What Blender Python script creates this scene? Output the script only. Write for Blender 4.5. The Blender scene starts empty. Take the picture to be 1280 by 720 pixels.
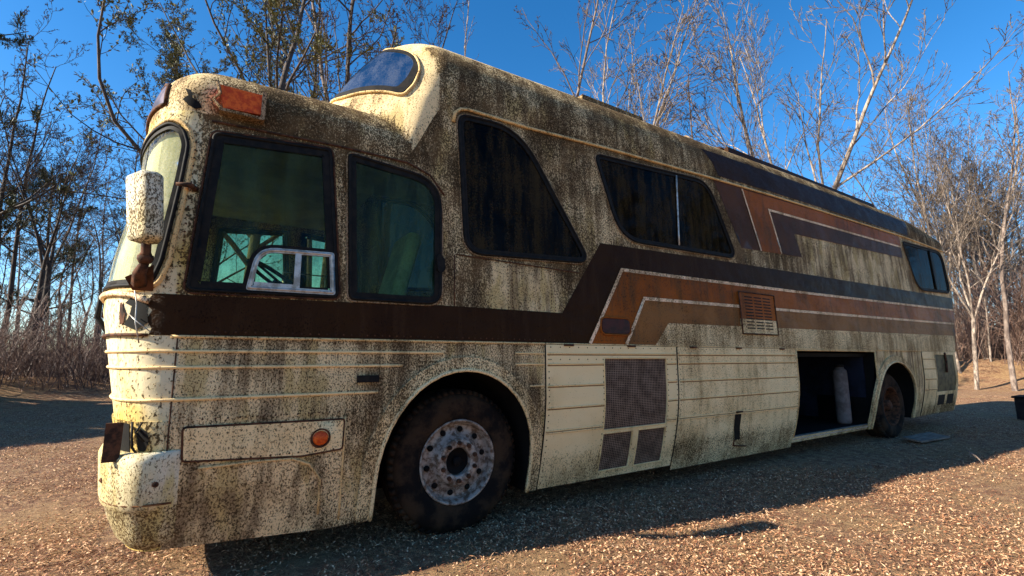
import bpy, math, random
from mathutils import Vector, Matrix, geometry
import numpy as np
R=math.radians; PI=math.pi
scene=bpy.context.scene
COL=scene.collection
# ------------------------------------------------------------------ camera
YAW=R(31.87); PIT=R(8.622); FPX=575.495; CAM=Vector((-1.5532,-3.124,1.2637))
cd=bpy.data.cameras.new('camera'); cam=bpy.data.objects.new('camera',cd); COL.objects.link(cam)
cd.sensor_width=36; cd.lens=FPX/1280*36; cd.clip_start=.05; cd.clip_end=2000
fw=Vector((math.sin(YAW)*math.cos(PIT),math.cos(YAW)*math.cos(PIT),math.sin(PIT)))
cam.location=CAM; cam.rotation_euler=fw.to_track_quat('-Z','Y').to_euler()
scene.camera=cam
# ------------------------------------------------------------------ world, sun, exposure
SUN_EL=R(28); SUN_AZ=R(-79.2)      # azimuth from +Y towards +X
w=bpy.data.worlds.new('World'); scene.world=w; w.use_nodes=True
nt=w.node_tree; bg=nt.nodes['Background']
sky=nt.nodes.new('ShaderNodeTexSky'); sky.sky_type='NISHITA'; sky.sun_disc=False
sky.sun_elevation=SUN_EL; sky.sun_rotation=SUN_AZ; sky.altitude=300; sky.air_density=1.0; sky.dust_density=.25; sky.ozone_density=3.5
hs=nt.nodes.new('ShaderNodeHueSaturation'); hs.inputs['Saturation'].default_value=1.30
nt.links.new(sky.outputs[0],hs.inputs['Color']); nt.links.new(hs.outputs[0],bg.inputs[0]); bg.inputs[1].default_value=.077
sd=bpy.data.lights.new('sun','SUN'); sd.energy=4.25; sd.angle=R(.5); sd.color=(1,.91,.76)
so=bpy.data.objects.new('sun',sd); COL.objects.link(so)
tr=Vector((-math.sin(SUN_AZ)*math.cos(SUN_EL),-math.cos(SUN_AZ)*math.cos(SUN_EL),-math.sin(SUN_EL)))
so.rotation_euler=tr.to_track_quat('-Z','Y').to_euler(); so.location=(-20,5,20)
vs=scene.view_settings; vs.view_transform='Standard'; vs.look='None'; vs.gamma=1; vs.exposure=1.62; vs.use_curve_mapping=False

# ------------------------------------------------------------------ helpers
class MB:
    def __init__(s): s.v=[]; s.f=[]; s.g=[]
    def add(s,v,f,g=None):
        o=len(s.v); s.v+= [tuple(p) for p in v]; s.f+= [tuple(i+o for i in q) for q in f]
        s.g += (g if g is not None else [.5]*len(v)); return s
    def box(s,a,b,g=None):
        (x0,y0,z0),(x1,y1,z1)=a,b
        return s.add([(x0,y0,z0),(x1,y0,z0),(x1,y1,z0),(x0,y1,z0),(x0,y0,z1),(x1,y0,z1),(x1,y1,z1),(x0,y1,z1)],
              [(0,3,2,1),(4,5,6,7),(0,1,5,4),(1,2,6,5),(2,3,7,6),(3,0,4,7)])
    def tube(s,pts,rad,n=8,closed=False,cap=True,squash=None):
        pts=[Vector(p) for p in pts]; m=len(pts)
        if not isinstance(rad,(list,tuple)): rad=[rad]*m
        o=len(s.v); ref=None
        for i,p in enumerate(pts):
            a=pts[i-1] if (i>0 or closed) else p; b=pts[(i+1)%m] if (i<m-1 or closed) else p
            t=(b-a); 
            if t.length<1e-9: t=Vector((0,0,1))
            t.normalize()
            if ref is None: ref=Vector((0,0,1)) if abs(t.z)<.9 else Vector((1,0,0))
            u=t.cross(ref)
            if u.length<1e-3: u=t.cross(Vector((0,1,0)))
            u.normalize(); v=u.cross(t); ref=v
            for k in range(n):
                c=2*PI*k/n; q=p+(u*math.cos(c)+v*math.sin(c))*rad[i]
                s.v.append(tuple(q)); s.g.append(.5)
        for i in range(m if closed else m-1):
            for k in range(n):
                a=o+i*n+k; b=o+i*n+(k+1)%n; c=o+((i+1)%m)*n+(k+1)%n; d=o+((i+1)%m)*n+k
                s.f.append((a,b,c,d))
        if cap and not closed:
            s.f.append(tuple(o+k for k in reversed(range(n)))); s.f.append(tuple(o+(m-1)*n+k for k in range(n)))
        return s
    def lathe(s,prof,c=(0,0,0),axis='y',n=48,cap=False):
        """prof = [(radius, height along axis)]"""
        o=len(s.v); m=len(prof)
        for r,h in prof:
            for k in range(n):
                a=2*PI*k/n; p,q=r*math.cos(a),r*math.sin(a)
                v={'y':(p,h,q),'z':(p,q,h),'x':(h,p,q)}[axis]
                s.v.append((v[0]+c[0],v[1]+c[1],v[2]+c[2])); s.g.append(.5)
        for i in range(m-1):
            for k in range(n):
                s.f.append((o+i*n+k,o+i*n+(k+1)%n,o+(i+1)*n+(k+1)%n,o+(i+1)*n+k))
        if cap:
            s.f.append(tuple(o+k for k in range(n))); s.f.append(tuple(o+(m-1)*n+k for k in range(n)))
        return s
    def build(s,name,mat,parent=None,smooth=True,attr=False):
        me=bpy.data.meshes.new(name); me.from_pydata(s.v,[],s.f); me.update()
        if smooth: me.polygons.foreach_set('use_smooth',[True]*len(me.polygons))
        if attr:
            a=me.attributes.new('grime','FLOAT','POINT'); a.data.foreach_set('value',s.g[:len(s.v)])
        me.materials.append(mat)
        ob=bpy.data.objects.new(name,me); COL.objects.link(ob)
        if parent: ob.parent=parent
        return ob
def empty(name,label,cat,loc=(0,0,0),group=None,rz=0):
    o=bpy.data.objects.new(name,None); COL.objects.link(o); o.location=loc; o.rotation_euler=(0,0,rz)
    o['label']=label; o['category']=cat
    if group: o['group']=group
    o.empty_display_size=.2
    return o
def tag(o,label=None,cat=None,group=None,kind=None):
    for k,v in (('label',label),('category',cat),('group',group),('kind',kind)):
        if v: o[k]=v
    return o

# ------------------------------------------------------------------ node materials
class NT:
    def __init__(s,name):
        s.m=bpy.data.materials.new(name); s.m.use_nodes=True; s.t=s.m.node_tree; s.b=s.t.nodes['Principled BSDF']; s.out=s.t.nodes['Material Output']
    def n(s,ty,**k):
        x=s.t.nodes.new(ty)
        for a,b in k.items(): setattr(x,a,b)
        return x
    def L(s,a,b): s.t.links.new(a,b)
    def val(s,sock,v):
        if hasattr(v,'is_output') or isinstance(v,bpy.types.NodeSocket): s.L(v,sock)
        else: sock.default_value=v
    def coord(s,scale=(1,1,1),kind='Object'):
        c=s.n('ShaderNodeTexCoord'); m=s.n('ShaderNodeMapping'); m.inputs['Scale'].default_value=scale
        s.L(c.outputs[kind],m.inputs[0]); return m.outputs[0]
    def noise(s,vec,scale,detail=4,rough=.6,dist=0):
        x=s.n('ShaderNodeTexNoise'); s.L(vec,x.inputs['Vector']); x.inputs['Scale'].default_value=scale; x.inputs['Detail'].default_value=detail
        x.inputs['Roughness'].default_value=rough; x.inputs['Distortion'].default_value=dist; return x.outputs['Fac']
    def math(s,op,a,b=0.,c=0.):
        x=s.n('ShaderNodeMath',operation=op); s.val(x.inputs[0],a); s.val(x.inputs[1],b); s.val(x.inputs[2],c); return x.outputs[0]
    def ramp(s,fac,a,b,lo=0.,hi=1.):
        x=s.n('ShaderNodeMapRange',interpolation_type='SMOOTHSTEP'); s.val(x.inputs[0],fac); s.val(x.inputs[1],a); s.val(x.inputs[2],b); s.val(x.inputs[3],lo); s.val(x.inputs[4],hi); return x.outputs[0]
    def mix(s,fac,a,b):
        x=s.n('ShaderNodeMix',data_type='RGBA'); s.val(x.inputs[0],fac)
        for i,v in ((6,a),(7,b)):
            if isinstance(v,(tuple,list)): x.inputs[i].default_value=(*v[:3],1)
            else: s.L(v,x.inputs[i])
        return x.outputs[2]
    def bump(s,h,strength=.5,dist=.01):
        x=s.n('ShaderNodeBump'); x.inputs['Strength'].default_value=strength; x.inputs['Distance'].default_value=dist; s.L(h,x.inputs['Height']); s.L(x.outputs[0],s.b.inputs['Normal'])
    def col(s,c):
        if isinstance(c,(tuple,list)): s.b.inputs['Base Color'].default_value=(*c[:3],1)
        else: s.L(c,s.b.inputs['Base Color'])
    def rough(s,v): s.val(s.b.inputs['Roughness'],v)

def paint(name,base,base2=None,grime=None,dirt=(.036,.021,.009),stain=(.36,.22,.09),stainamt=.6,scale=1.,rough=.6,moss=None,bump=.35,spec=.04):
    """weathered paint: lichen specks whose density comes from the 'grime' attribute (or a constant), vertical streaks"""
    m=NT(name); v=m.coord(); vs_=m.coord((5,5,.55))
    big=m.noise(v,1.3,3,.6); streak=m.noise(vs_,2.2,5,.65); sp=m.noise(m.coord((1,1,.66)),100*scale,5,.72); sp2=m.noise(m.coord((1,1,.8)),150*scale,2,.6)
    if grime is None:
        a=m.n('ShaderNodeAttribute',attribute_name='grime'); g=a.outputs['Fac']
    else: g=m.n('ShaderNodeValue').outputs[0]; g.default_value=grime
    x=m.math('MULTIPLY_ADD',sp,.84,m.math('MULTIPLY_ADD',streak,.11,m.math('MULTIPLY_ADD',big,.17,m.math('MULTIPLY',sp2,.32))))
    # mean about .70
    thr=m.math('MULTIPLY_ADD',g,-.225,.892)
    fac=m.ramp(x,m.math('SUBTRACT',thr,.045),m.math('ADD',thr,.045))
    st=m.ramp(m.math('MULTIPLY_ADD',streak,.6,m.math('MULTIPLY',big,.4)),m.math('MULTIPLY_ADD',g,-.16,.56),m.math('MULTIPLY_ADD',g,-.16,.70))
    st=m.math('MULTIPLY',st,stainamt)
    c=base if base2 is None else m.mix(m.ramp(big,.42,.6),base,base2)
    if moss: c=m.mix(m.ramp(m.noise(m.coord((3,3,.9)),1.7,4,.6),.5,.62,0,.75),c,moss)
    dn=m.mix(m.ramp(m.noise(v,4.5,4,.65),.42,.6),dirt,tuple(min(.2,x*2.6) for x in dirt)); c=m.mix(st,c,stain); c=m.mix(m.math('MULTIPLY',fac,.93),c,dn)
    m.col(c); m.rough(m.math('MULTIPLY_ADD',fac,.3,rough)); m.b.inputs['Specular IOR Level'].default_value=spec
    dent=m.noise(m.coord((1,1,1.6)),2.6,2,.5)
    b1=m.n('ShaderNodeBump'); b1.inputs['Strength'].default_value=.5; b1.inputs['Distance'].default_value=.05; m.L(dent,b1.inputs['Height'])
    b2=m.n('ShaderNodeBump'); b2.inputs['Strength'].default_value=bump*1.4; b2.inputs['Distance'].default_value=.005; m.L(m.math('MULTIPLY_ADD',fac,1.,m.math('MULTIPLY',sp2,.3)),b2.inputs['Height'])
    m.L(b1.outputs[0],b2.inputs['Normal']); m.L(b2.outputs[0],m.b.inputs['Normal'])
    return m.m
def simple(name,c,c2=None,scale=8,rough=.6,metal=0,bump=.2,dist=.004,detail=5,stretch=(1,1,1)):
    m=NT(name); n=m.noise(m.coord(stretch),scale,detail,.65); m.b.inputs['Specular IOR Level'].default_value=.15
    m.col(m.mix(m.ramp(n,.4,.62),c,c2 if c2 else tuple(x*.6 for x in c))); m.rough(rough); m.b.inputs['Metallic'].default_value=metal
    m.bump(n,bump,dist); return m.m
CREAM=(.84,.63,.34)
M={}
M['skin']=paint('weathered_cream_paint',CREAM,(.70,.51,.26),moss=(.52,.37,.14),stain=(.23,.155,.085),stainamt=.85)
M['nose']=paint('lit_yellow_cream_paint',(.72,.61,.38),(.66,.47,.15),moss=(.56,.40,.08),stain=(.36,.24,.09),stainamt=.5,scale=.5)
M['panel']=paint('clean_cream_paint',(.90,.68,.36),(.82,.60,.30),stainamt=.5)
M['rim_trim']=paint('dirty_window_trim',(.36,.25,.15),grime=.7)
M['lip']=paint('cream_trim',(.78,.53,.24),grime=.5)
M['dark']=paint('dark_brown_paint',(.036,.016,.006),(.028,.012,.005),grime=.42,dirt=(.012,.006,.004),stain=(.06,.03,.013),stainamt=.5,rough=.4)
M['rust']=paint('rust_brown_paint',(.31,.088,.014),(.24,.066,.011),grime=.42,dirt=(.03,.018,.012),stain=(.10,.055,.02),stainamt=.6,rough=.4)
M['tan']=paint('light_brown_paint',(.26,.115,.036),(.20,.085,.026),grime=.42,dirt=(.03,.018,.012),stain=(.14,.09,.04),stainamt=.6,rough=.45)
M['maroon']=paint('maroon_paint',(.095,.038,.015),(.07,.028,.011),grime=.42,dirt=(.02,.014,.01),stain=(.07,.04,.02),stainamt=.5,rough=.4)
M['line']=paint('pale_pinstripe',(.95,.68,.42),grime=.6)
M['ridge']=paint('ridge_trim',(.88,.62,.30),grime=.3,dirt=(.09,.04,.02))
M['rubber']=simple('black_rubber',(.006,.006,.006),(.016,.013,.010),20,.7)
M['tyre']=simple('dusty_tyre',(.008,.006,.005),(.045,.026,.014),5,.95)
M['steel']=simple('worn_rim_steel',(.38,.33,.28),(.12,.08,.055),22,.55,.3,.3)
M['rusty']=simple('rusty_iron',(.11,.045,.022),(.03,.016,.01),22,.8)
M['rustshade']=simple('rust_shade_line',(.20,.09,.035),(.10,.04,.018),14,.9)  # rust tone on the bumper crease, painted shade under the panel ridges
M['alu']=simple('dull_aluminium',(.55,.52,.47),(.30,.26,.21),18,.4,.5)
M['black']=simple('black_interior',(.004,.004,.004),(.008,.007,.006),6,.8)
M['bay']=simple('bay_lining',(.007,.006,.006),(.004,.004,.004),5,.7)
M['bluepanel']=simple('blue_grey_panel',(.012,.017,.034),(.007,.009,.016),3,.6)
M['bin']=simple('faded_white_plastic',(.17,.14,.13),(.10,.08,.07),7,.5)
M['lamp']=simple('orange_lens',(.72,.13,.02),(.50,.055,.012),30,.3,0,.4,.004)
M['redlens']=simple('red_lens',(.42,.04,.015),(.28,.02,.01),14,.3)
M['lining']=simple('cabin_lining',(.26,.30,.20),(.16,.19,.12),3,.9)
M['seatfab']=simple('grey_green_vinyl',(.34,.42,.33),(.22,.28,.22),6,.6)
M['palesheet']=paint('pale_windshield_sheet',(.66,.62,.40),(.60,.57,.40),grime=.12,stain=(.42,.42,.22),stainamt=.5)
def mesh_grille(name,pitch=.011):
    m=NT(name); c=m.n('ShaderNodeTexCoord'); s=m.n('ShaderNodeSeparateXYZ'); m.L(c.outputs['Object'],s.inputs[0])
    a=m.math('PINGPONG',m.math('MULTIPLY',s.outputs[0],1/pitch/2.),.5); b=m.math('PINGPONG',m.math('MULTIPLY',s.outputs[2],1/pitch/1.45),.5)
    k=m.math('MULTIPLY',m.ramp(a,.12,.26),m.ramp(b,.14,.3)); d=m.noise(m.coord(),9,4,.6)
    m.col(m.mix(k,m.mix(m.ramp(d,.4,.65),(.24,.16,.11),(.14,.09,.06)),(.006,.005,.004))); m.rough(.85); m.b.inputs['Specular IOR Level'].default_value=.1; m.bump(m.math('SUBTRACT',1.,k),.5,.003); return m.m
M['grille']=mesh_grille('perforated_grille')
def glass(name,tint,dust_haze,dust_haze_amt,refl,streak=.5):
    m=NT(name); t=m.t
    tr_=m.n('ShaderNodeBsdfTransparent'); tr_.inputs[0].default_value=(*tint,1)
    gl=m.n('ShaderNodeBsdfGlossy'); gl.inputs['Roughness'].default_value=.04; gl.inputs[0].default_value=(.9,.95,1,1)
    df=m.n('ShaderNodeBsdfDiffuse')
    n1=m.noise(m.coord((4,4,.5)),2.5,5,.65); n2=m.noise(m.coord(),70,4,.7); n3=m.noise(m.coord(),2,3,.6)
    k=m.ramp(m.math('MULTIPLY_ADD',n1,streak,m.math('MULTIPLY_ADD',n2,.35,m.math('MULTIPLY',n3,.3))),.48,.72,.0,dust_haze_amt)
    df.inputs[0].default_value=(*dust_haze,1)
    lw=m.n('ShaderNodeFresnel'); lw.inputs[0].default_value=1.38
    mx=m.n('ShaderNodeMixShader'); m.L(m.math('MULTIPLY',lw.outputs[0],refl),mx.inputs[0]); m.L(tr_.outputs[0],mx.inputs[1]); m.L(gl.outputs[0],mx.inputs[2])
    m2=m.n('ShaderNodeMixShader'); m.L(k,m2.inputs[0]); m.L(mx.outputs[0],m2.inputs[1]); m.L(df.outputs[0],m2.inputs[2])
    t.nodes.remove(m.b); m.L(m2.outputs[0],m.out.inputs[0]); return m.m
M['glass']=glass('green_tinted_glass',(.60,.80,.50),(.07,.12,.06),.40,.45)  # olive dust colour also paints in a reflected haze
M['clear']=glass('clear_dirty_glass',(.80,.84,.60),(.10,.13,.06),.6,.5)
M['smoke']=glass('dark_tinted_glass',(.04,.04,.04),(.07,.048,.02),.55,.18)
M['dome']=glass('blue_grey_dusty_glass',(.02,.03,.05),(.09,.11,.16),.55,.35)
M['wind']=glass('dusty_windshield_glass',(.85,.87,.75),(.55,.52,.36),.55,.6)

# ------------------------------------------------------------------ bus body surface
W2=1.22
def tabf(t,z):
    if z<=t[0][0]: return t[0][1]
    for (a,b),(c,d) in zip(t,t[1:]):
        if z<=c: return b+(d-b)*(z-a)/(c-a)
    return t[-1][1]
def sm(t):
    t=max(0.,min(1.,t)); return t*t*(3-2*t)
def side_y(z):
    if z<.95: return .15*((.95-z)/.75)**1.6
    if z<1.5: return 0.
    return .04*(z-1.5)
XFT=[(.2,-2.0),(.8,-2.08),(1.0,-2.12),(1.4,-2.20),(1.55,-2.23),(1.85,-2.21),(2.3,-2.13),(2.65,-2.12),(2.9,-2.11),(3.2,-2.0)]
def xr(z): return tabf([(.2,10.5),(1.4,10.5),(2.4,10.95),(3.2,11.0),(3.6,10.9)],z)
SC=-1.75; LF=1.45; RE=2.7
_tab=[]
def _mk():
    n=200; pts=[]
    for i in range(n+1):
        a=PI/2*i/n; pts.append((math.sin(a)**(2/RE),1-math.cos(a)**(2/RE)))
    L=[0]
    for (a,b),(c,d) in zip(pts,pts[1:]): L.append(L[-1]+math.hypot((c-a)*.42,(d-b)*W2))
    for l,p in zip(L,pts): _tab.append((l/L[-1],p[0],p[1]))
_mk()
def F(s,z,off=0.):
    t=side_y(z)
    if s>=SC: return (s,t-off,z)
    u=min(1.,(SC-s)/LF); a=_tab[0]
    for b in _tab[1:]:
        if b[0]>=u: break
        a=b
    k=(u-a[0])/max(1e-9,b[0]-a[0]); fx=a[1]+(b[1]-a[1])*k; fy=a[2]+(b[2]-a[2])*k
    D=SC-tabf(XFT,z)
    tx=-(b[1]-a[1])*D; ty=(b[2]-a[2])*(W2-t); l=math.hypot(tx,ty) or 1
    nx,ny=-ty/l,tx/l
    return (SC-D*fx+nx*off, t+(W2-t)*fy+ny*off, z)
def zd(s):
    if s<-.56: return 2.72
    if s<-.16: return 2.72+.56*sm((s+.56)/.4)
    return tabf([(-.16,3.28),(.6,3.30),(1.6,3.35),(3.3,3.40),(4.5,3.43),(9,3.48),(11,3.44)],s)
def rbt(y):
    k=max(0.,1-y/.6); return -1.0+.60*k**1.5, -.31+.10*k**1.5
def riser(x,y):
    xb,xt=rbt(min(y,2*W2-y)); t=max(0.,min(1.,(x-xb)/(xt-xb)))
    return math.sin(t*PI/2)**.95
def crown(x,y):
    hi=tabf([(-1,4.12),(3,4.16),(6,4.2),(9.5,4.16),(10.4,4.04),(11,3.9)],x)
    lo=3.24+ .02*min(1,max(0,(x+2)/1.0))
    return lo+(hi-lo)*riser(x,y)
def RF(s,th,off=0.):
    """roof surface: th 0 = drip line, pi/2 = centre line"""
    b=F(s,zd(s)); cx=s if s>-1.1 else max(-1.1,-1.1); 
    if s>-1.1: cx=s
    c=math.cos(th)**.70; q=math.sin(th)**.70
    x=cx+(b[0]-cx)*c; y=W2+(b[1]-W2)*c
    z=zd(s)+(crown(x,y)-zd(s))*q
    if off:
        e=.01; p=Vector((x,y,z)); a=Vector(RF(s+e,th)); t2=min(th+e,PI/2-.001); d=Vector(RF(s,t2))
        n=(a-p).cross(d-p)
        if n.length<1e-9: n=Vector((0,0,1))
        n.normalize()
        if n.z<0 and n.y>0: n=-n
        if n.dot(Vector((x-3,y-W2,z-2.5)))<0 and n.z<0: n=-n
        if n.z<-.2: n=-n
        return (x+n.x*off,y+n.y*off,z+n.z*off)
    return (x,y,z)
def resample(poly,step):
    out=[]
    for i,p in enumerate(poly):
        q=poly[(i+1)%len(poly)]; d=math.hypot(q[0]-p[0],q[1]-p[1]); st=step(min(p[0],q[0])) if callable(step) else step
        n=max(1,int(math.ceil(d/st)))
        for k in range(n): out.append((p[0]+(q[0]-p[0])*k/n,p[1]+(q[1]-p[1])*k/n))
    return out
def inside(p,poly):
    x,y=p; c=False; j=len(poly)-1
    for i in range(len(poly)):
        a,b=poly[i],poly[j]
        if (a[1]>y)!=(b[1]>y) and x<(b[0]-a[0])*(y-a[1])/(b[1]-a[1])+a[0]: c=not c
        j=i
    return c
def rounded(poly,r,n=6):
    out=[]; m=len(poly)
    rs=r if isinstance(r,(list,tuple)) else [r]*m
    for i in range(m):
        p=Vector(poly[i]); a=Vector(poly[i-1]); b=Vector(poly[(i+1)%m]); ri=rs[i]
        if ri<=0: out.append(tuple(p)); continue
        u=(a-p); v=(b-p); r1=min(ri,u.length*.48); r2=min(ri,v.length*.48)
        A=p+u.normalized()*r1; B=p+v.normalized()*r2
        for k in range(n+1):
            t=k/n; out.append(tuple(A*(1-t)**2+p*2*t*(1-t)+B*t*t))
    return out
def area(poly): return sum(poly[i-1][0]*poly[i][1]-poly[i][0]*poly[i-1][1] for i in range(len(poly)))/2
def offset(poly,d):
    """grow by d"""
    sg=1 if area(poly)>0 else -1; out=[]; m=len(poly)
    for i in range(m):
        a=Vector(poly[i-1]); p=Vector(poly[i]); b=Vector(poly[(i+1)%m])
        u=(p-a); v=(b-p)
        if u.length<1e-6: u=v.copy()
        if v.length<1e-6: v=u.copy()
        u.normalize(); v.normalize()
        n1=Vector((u.y,-u.x))*sg; n2=Vector((v.y,-v.x))*sg; n=n1+n2
        if n.length<1e-6: n=n1
        n.normalize(); k=min(1.6,1/max(.3,n.dot(n1))); out.append(tuple(p+n*d*k))
    return out
nosestep=lambda s: .05 if s<-1.6 else .14
def patch(mb,outer,holes=(),f=F,off=0.,step=nosestep,thick=0.,gf=None,mirror=False):
    outer=resample(outer,step); holes=[resample(h,step) for h in holes]
    pts=[Vector(p) for p in outer]; edges=[(i,(i+1)%len(outer)) for i in range(len(outer))]
    for h in holes:
        o=len(pts); pts+=[Vector(p) for p in h]; edges+=[(o+i,o+(i+1)%len(h)) for i in range(len(h))]
    xs=[p[0] for p in outer]; zs=[p[1] for p in outer]
    x=min(xs)
    st=lambda v: step(v) if callable(step) else step
    minst=min(st(min(xs)),st(max(xs)))
    while x<max(xs):
        x+=st(x); z=min(zs)
        sz=max(st(x)*.8,minst) if callable(step) else step
        while z<max(zs):
            z+=sz
            if inside((x,z),outer) and not any(inside((x,z),h) for h in holes):
                d=.25*minst
                if all((x-p.x)**2+(z-p.y)**2>d*d for p in pts[:len(outer)+sum(map(len,holes))]): pts.append(Vector((x,z)))
    V,E,Fc,*_=geometry.delaunay_2d_cdt(pts,edges,[],0,1e-6)
    faces=[]
    for t in Fc:
        c=(sum(V[i].x for i in t)/3,sum(V[i].y for i in t)/3)
        if inside(c,outer) and not any(inside(c,h) for h in holes):
            a=V[t[0]];b=V[t[1]];d=V[t[2]]
            if abs((b-a).cross(d-a))>1e-9: faces.append(tuple(t))
    mp=lambda p,o: ((lambda q:(q[0],2*W2-q[1],q[2]) if mirror else q)(f(p[0],p[1],o)))
    v3=[mp((p.x,p.y),off) for p in V]; g=[gf(p.x,p.y) for p in V] if gf else None
    mb.add(v3,faces,g)
    if thick:
        for loop in [outer]+holes:
            n=len(loop); top=[mp(p,off) for p in loop]; bot=[mp(p,off-thick) for p in loop]
            gg=[gf(*p) for p in loop]*2 if gf else None
            mb.add(top+bot,[(i,(i+1)%n,n+(i+1)%n,n+i) for i in range(n)],gg)
    return mb
def line(mb,pts,r,off=0.,f=F,step=.15,n=6,closed=False,mirror=False):
    P=[]
    m=len(pts)
    for i in range(m if closed else m-1):
        a,b=pts[i],pts[(i+1)%m]; d=math.hypot(b[0]-a[0],b[1]-a[1]); st=.05 if min(a[0],b[0])<-1.6 else step; k=max(1,int(math.ceil(d/st)))
        for j in range(k): P.append(f(a[0]+(b[0]-a[0])*j/k,a[1]+(b[1]-a[1])*j/k,off))
    if not closed: P.append(f(pts[-1][0],pts[-1][1],off))
    if mirror: P=[(p[0],2*W2-p[1],p[2]) for p in P]
    return mb.tube(P,r,n,closed)
def band(mb,pts,w,off,**k):
    """flat stripe of width w along a polyline"""
    m=len(pts); L_=[];R_=[]
    for i,p in enumerate(pts):
        p=Vector(p); a=Vector(pts[i-1]) if i else None; b=Vector(pts[i+1]) if i<m-1 else None
        u=(p-a).normalized() if a is not None else (b-p).normalized(); v=(b-p).normalized() if b is not None else u
        n1=Vector((-u.y,u.x)); n2=Vector((-v.y,v.x)); n=(n1+n2).normalized(); k2=1/max(.35,n.dot(n1))
        L_.append(tuple(p+n*w/2*k2)); R_.append(tuple(p-n*w/2*k2))
    return patch(mb,L_+R_[::-1],off=off,**k)

# ================================================================== THE BUS
bus=empty('motor_coach','derelict cream motor coach with brown swoosh stripes and an open side locker on dead grass','motorhome',(0,0,0))
def gs(s,z):
    if z>1.40:
        if .15<s<.95 and 1.64<z<2.02: return .50
        if s<-1.76: return .55
        if s>4.9: return .72
        return .90+.22*math.exp(-abs(zd(s)-z)/.10)+(.14*math.exp(-abs(z-2.02)/.12) if -.1<s<1.3 else 0)+(.12 if s<-.15 and abs(s+.9)<.06 else 0)
    if s<-1.76: return .46
    if s<.72: return .62+.3*math.exp(-abs(math.hypot(s+.02,z-.45)-.8)/.10)+.2*math.exp(-abs(z-1.37)/.05)
    if s<4.65: return .35
    return .55
def skirt(s): return tabf([(-3.3,.26),(-1.6,.24),(-1.,.19),(1.,.2),(4.6,.17),(6.9,.2),(8.4,.26),(10.6,.27)],s)
FA=[(-.64,.2),(-.64,.45)]+[(-.02-.62*math.cos(a),.45+.725*math.sin(a)**.95) for a in [PI*k/20 for k in range(1,20)]]+[(.60,.45),(.60,.2)]
RA=[(6.88,.2),(6.88,.5)]+[(7.65-.77*math.cos(a),.5+.70*math.sin(a)**.95) for a in [PI*k/20 for k in range(1,20)]]+[(8.42,.5),(8.42,.26)]
def win(poly,r): return rounded(poly,r)
W1=win([(-1.745,1.645),(-1.695,2.60),(-1.045,2.655),(-.955,1.66)],.03)
W2_=win([(-.865,1.655),(-.91,2.66),(-.24,2.60),(-.235,1.66)],[.03,.03,.22,.10])
W3=win([(-.02,2.07),(-.08,3.215),(.50,3.25),(1.24,2.13)],[.15,.09,.34,.15])
W4=win([(1.38,3.23),(3.14,3.32),(3.56,2.44),(1.66,2.41)],[.09,.22,.16,.28])
W5=win([(8.80,3.36),(10.80,3.40),(10.83,2.56),(9.15,2.50)],[.12,.3,.16,.3])
WS=rounded([(-1.835,2.50),(-1.87,2.59),(-1.95,2.625),(-2.08,2.60),(-2.3,2.56),(-3.13,2.56),(-3.13,1.69),(-2.0,1.66),(-1.905,1.68),(-1.875,1.80)],.03,3)
CARGO=[(4.64,.27),(4.64,1.365),(6.93,1.365),(6.93,.27)]
def body_outline():
    P=[(-1.76,skirt(-1.76)),(-.9,.19)]+FA+[(2.3,.2),(4.6,.2)]+RA+[(10.5,.27)]
    for z in (.6,1.0,1.4,1.8,2.1,2.4,2.8,3.2): P.append((xr(z),z))
    P.append((10.95,zd(10.95)))
    s=10.0
    while s>-.1: P.append((s,zd(s))); s-=1.0
    for s in (-.1,-.15,-.2,-.25,-.3,-.35,-.4,-.45,-.5,-.55,-.62,-1.2,-1.76): P.append((s,zd(s)))
    return P
BO=body_outline()
mb=MB(); patch(mb,BO,[W1,W2_,W3,W4,W5,CARGO],gf=gs); mb.build('side_wall',M['skin'],bus,attr=True)
mb=MB(); patch(mb,BO,[W1,W2_,W3,W4,W5],gf=lambda s,z:.8,mirror=True); mb.build('side_wall',M['skin'],bus,attr=True)
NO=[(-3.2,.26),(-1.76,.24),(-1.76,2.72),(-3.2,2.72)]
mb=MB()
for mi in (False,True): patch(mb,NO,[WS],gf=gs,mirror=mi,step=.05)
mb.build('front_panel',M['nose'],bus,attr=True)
# roof as one shell
def roof_s():
    S=[-3.2]
    while S[-1]<10.94:
        s=S[-1]; S.append(s+(.05 if s<-1.1 else .022 if s<-.08 else .25 if s<10.3 else .1))
    S[-1]=10.95; return S
RS=roof_s(); TH=[PI/2*(k/34)**1.5 for k in range(35)]
def groof(x,y,z,s,th):
    t=riser(x,y)
    if .02<t<.99 and x<-.15: return .50
    if x<-1.72: return .60
    a=math.degrees(th)
    return 1.0 if a<38 else .62
mb=MB(); V=[];G=[];Fs=[]
nT=len(TH)
for s in RS:
    for th in TH: p=RF(s,th); V.append(p); G.append(groof(*p,s,th))
n0=len(V)
V+= [(p[0],2*W2-p[1],p[2]) for p in V]; G+=G
for i in range(len(RS)-1):
    for k in range(nT-1):
        a=i*nT+k; q=(a,a+1,a+nT+1,a+nT); Fs.append(q); Fs.append(tuple(n0+j for j in reversed(q)))
mb.add(V,Fs,G); roof=mb.build('roof',M['skin'],bus,attr=True)
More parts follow.
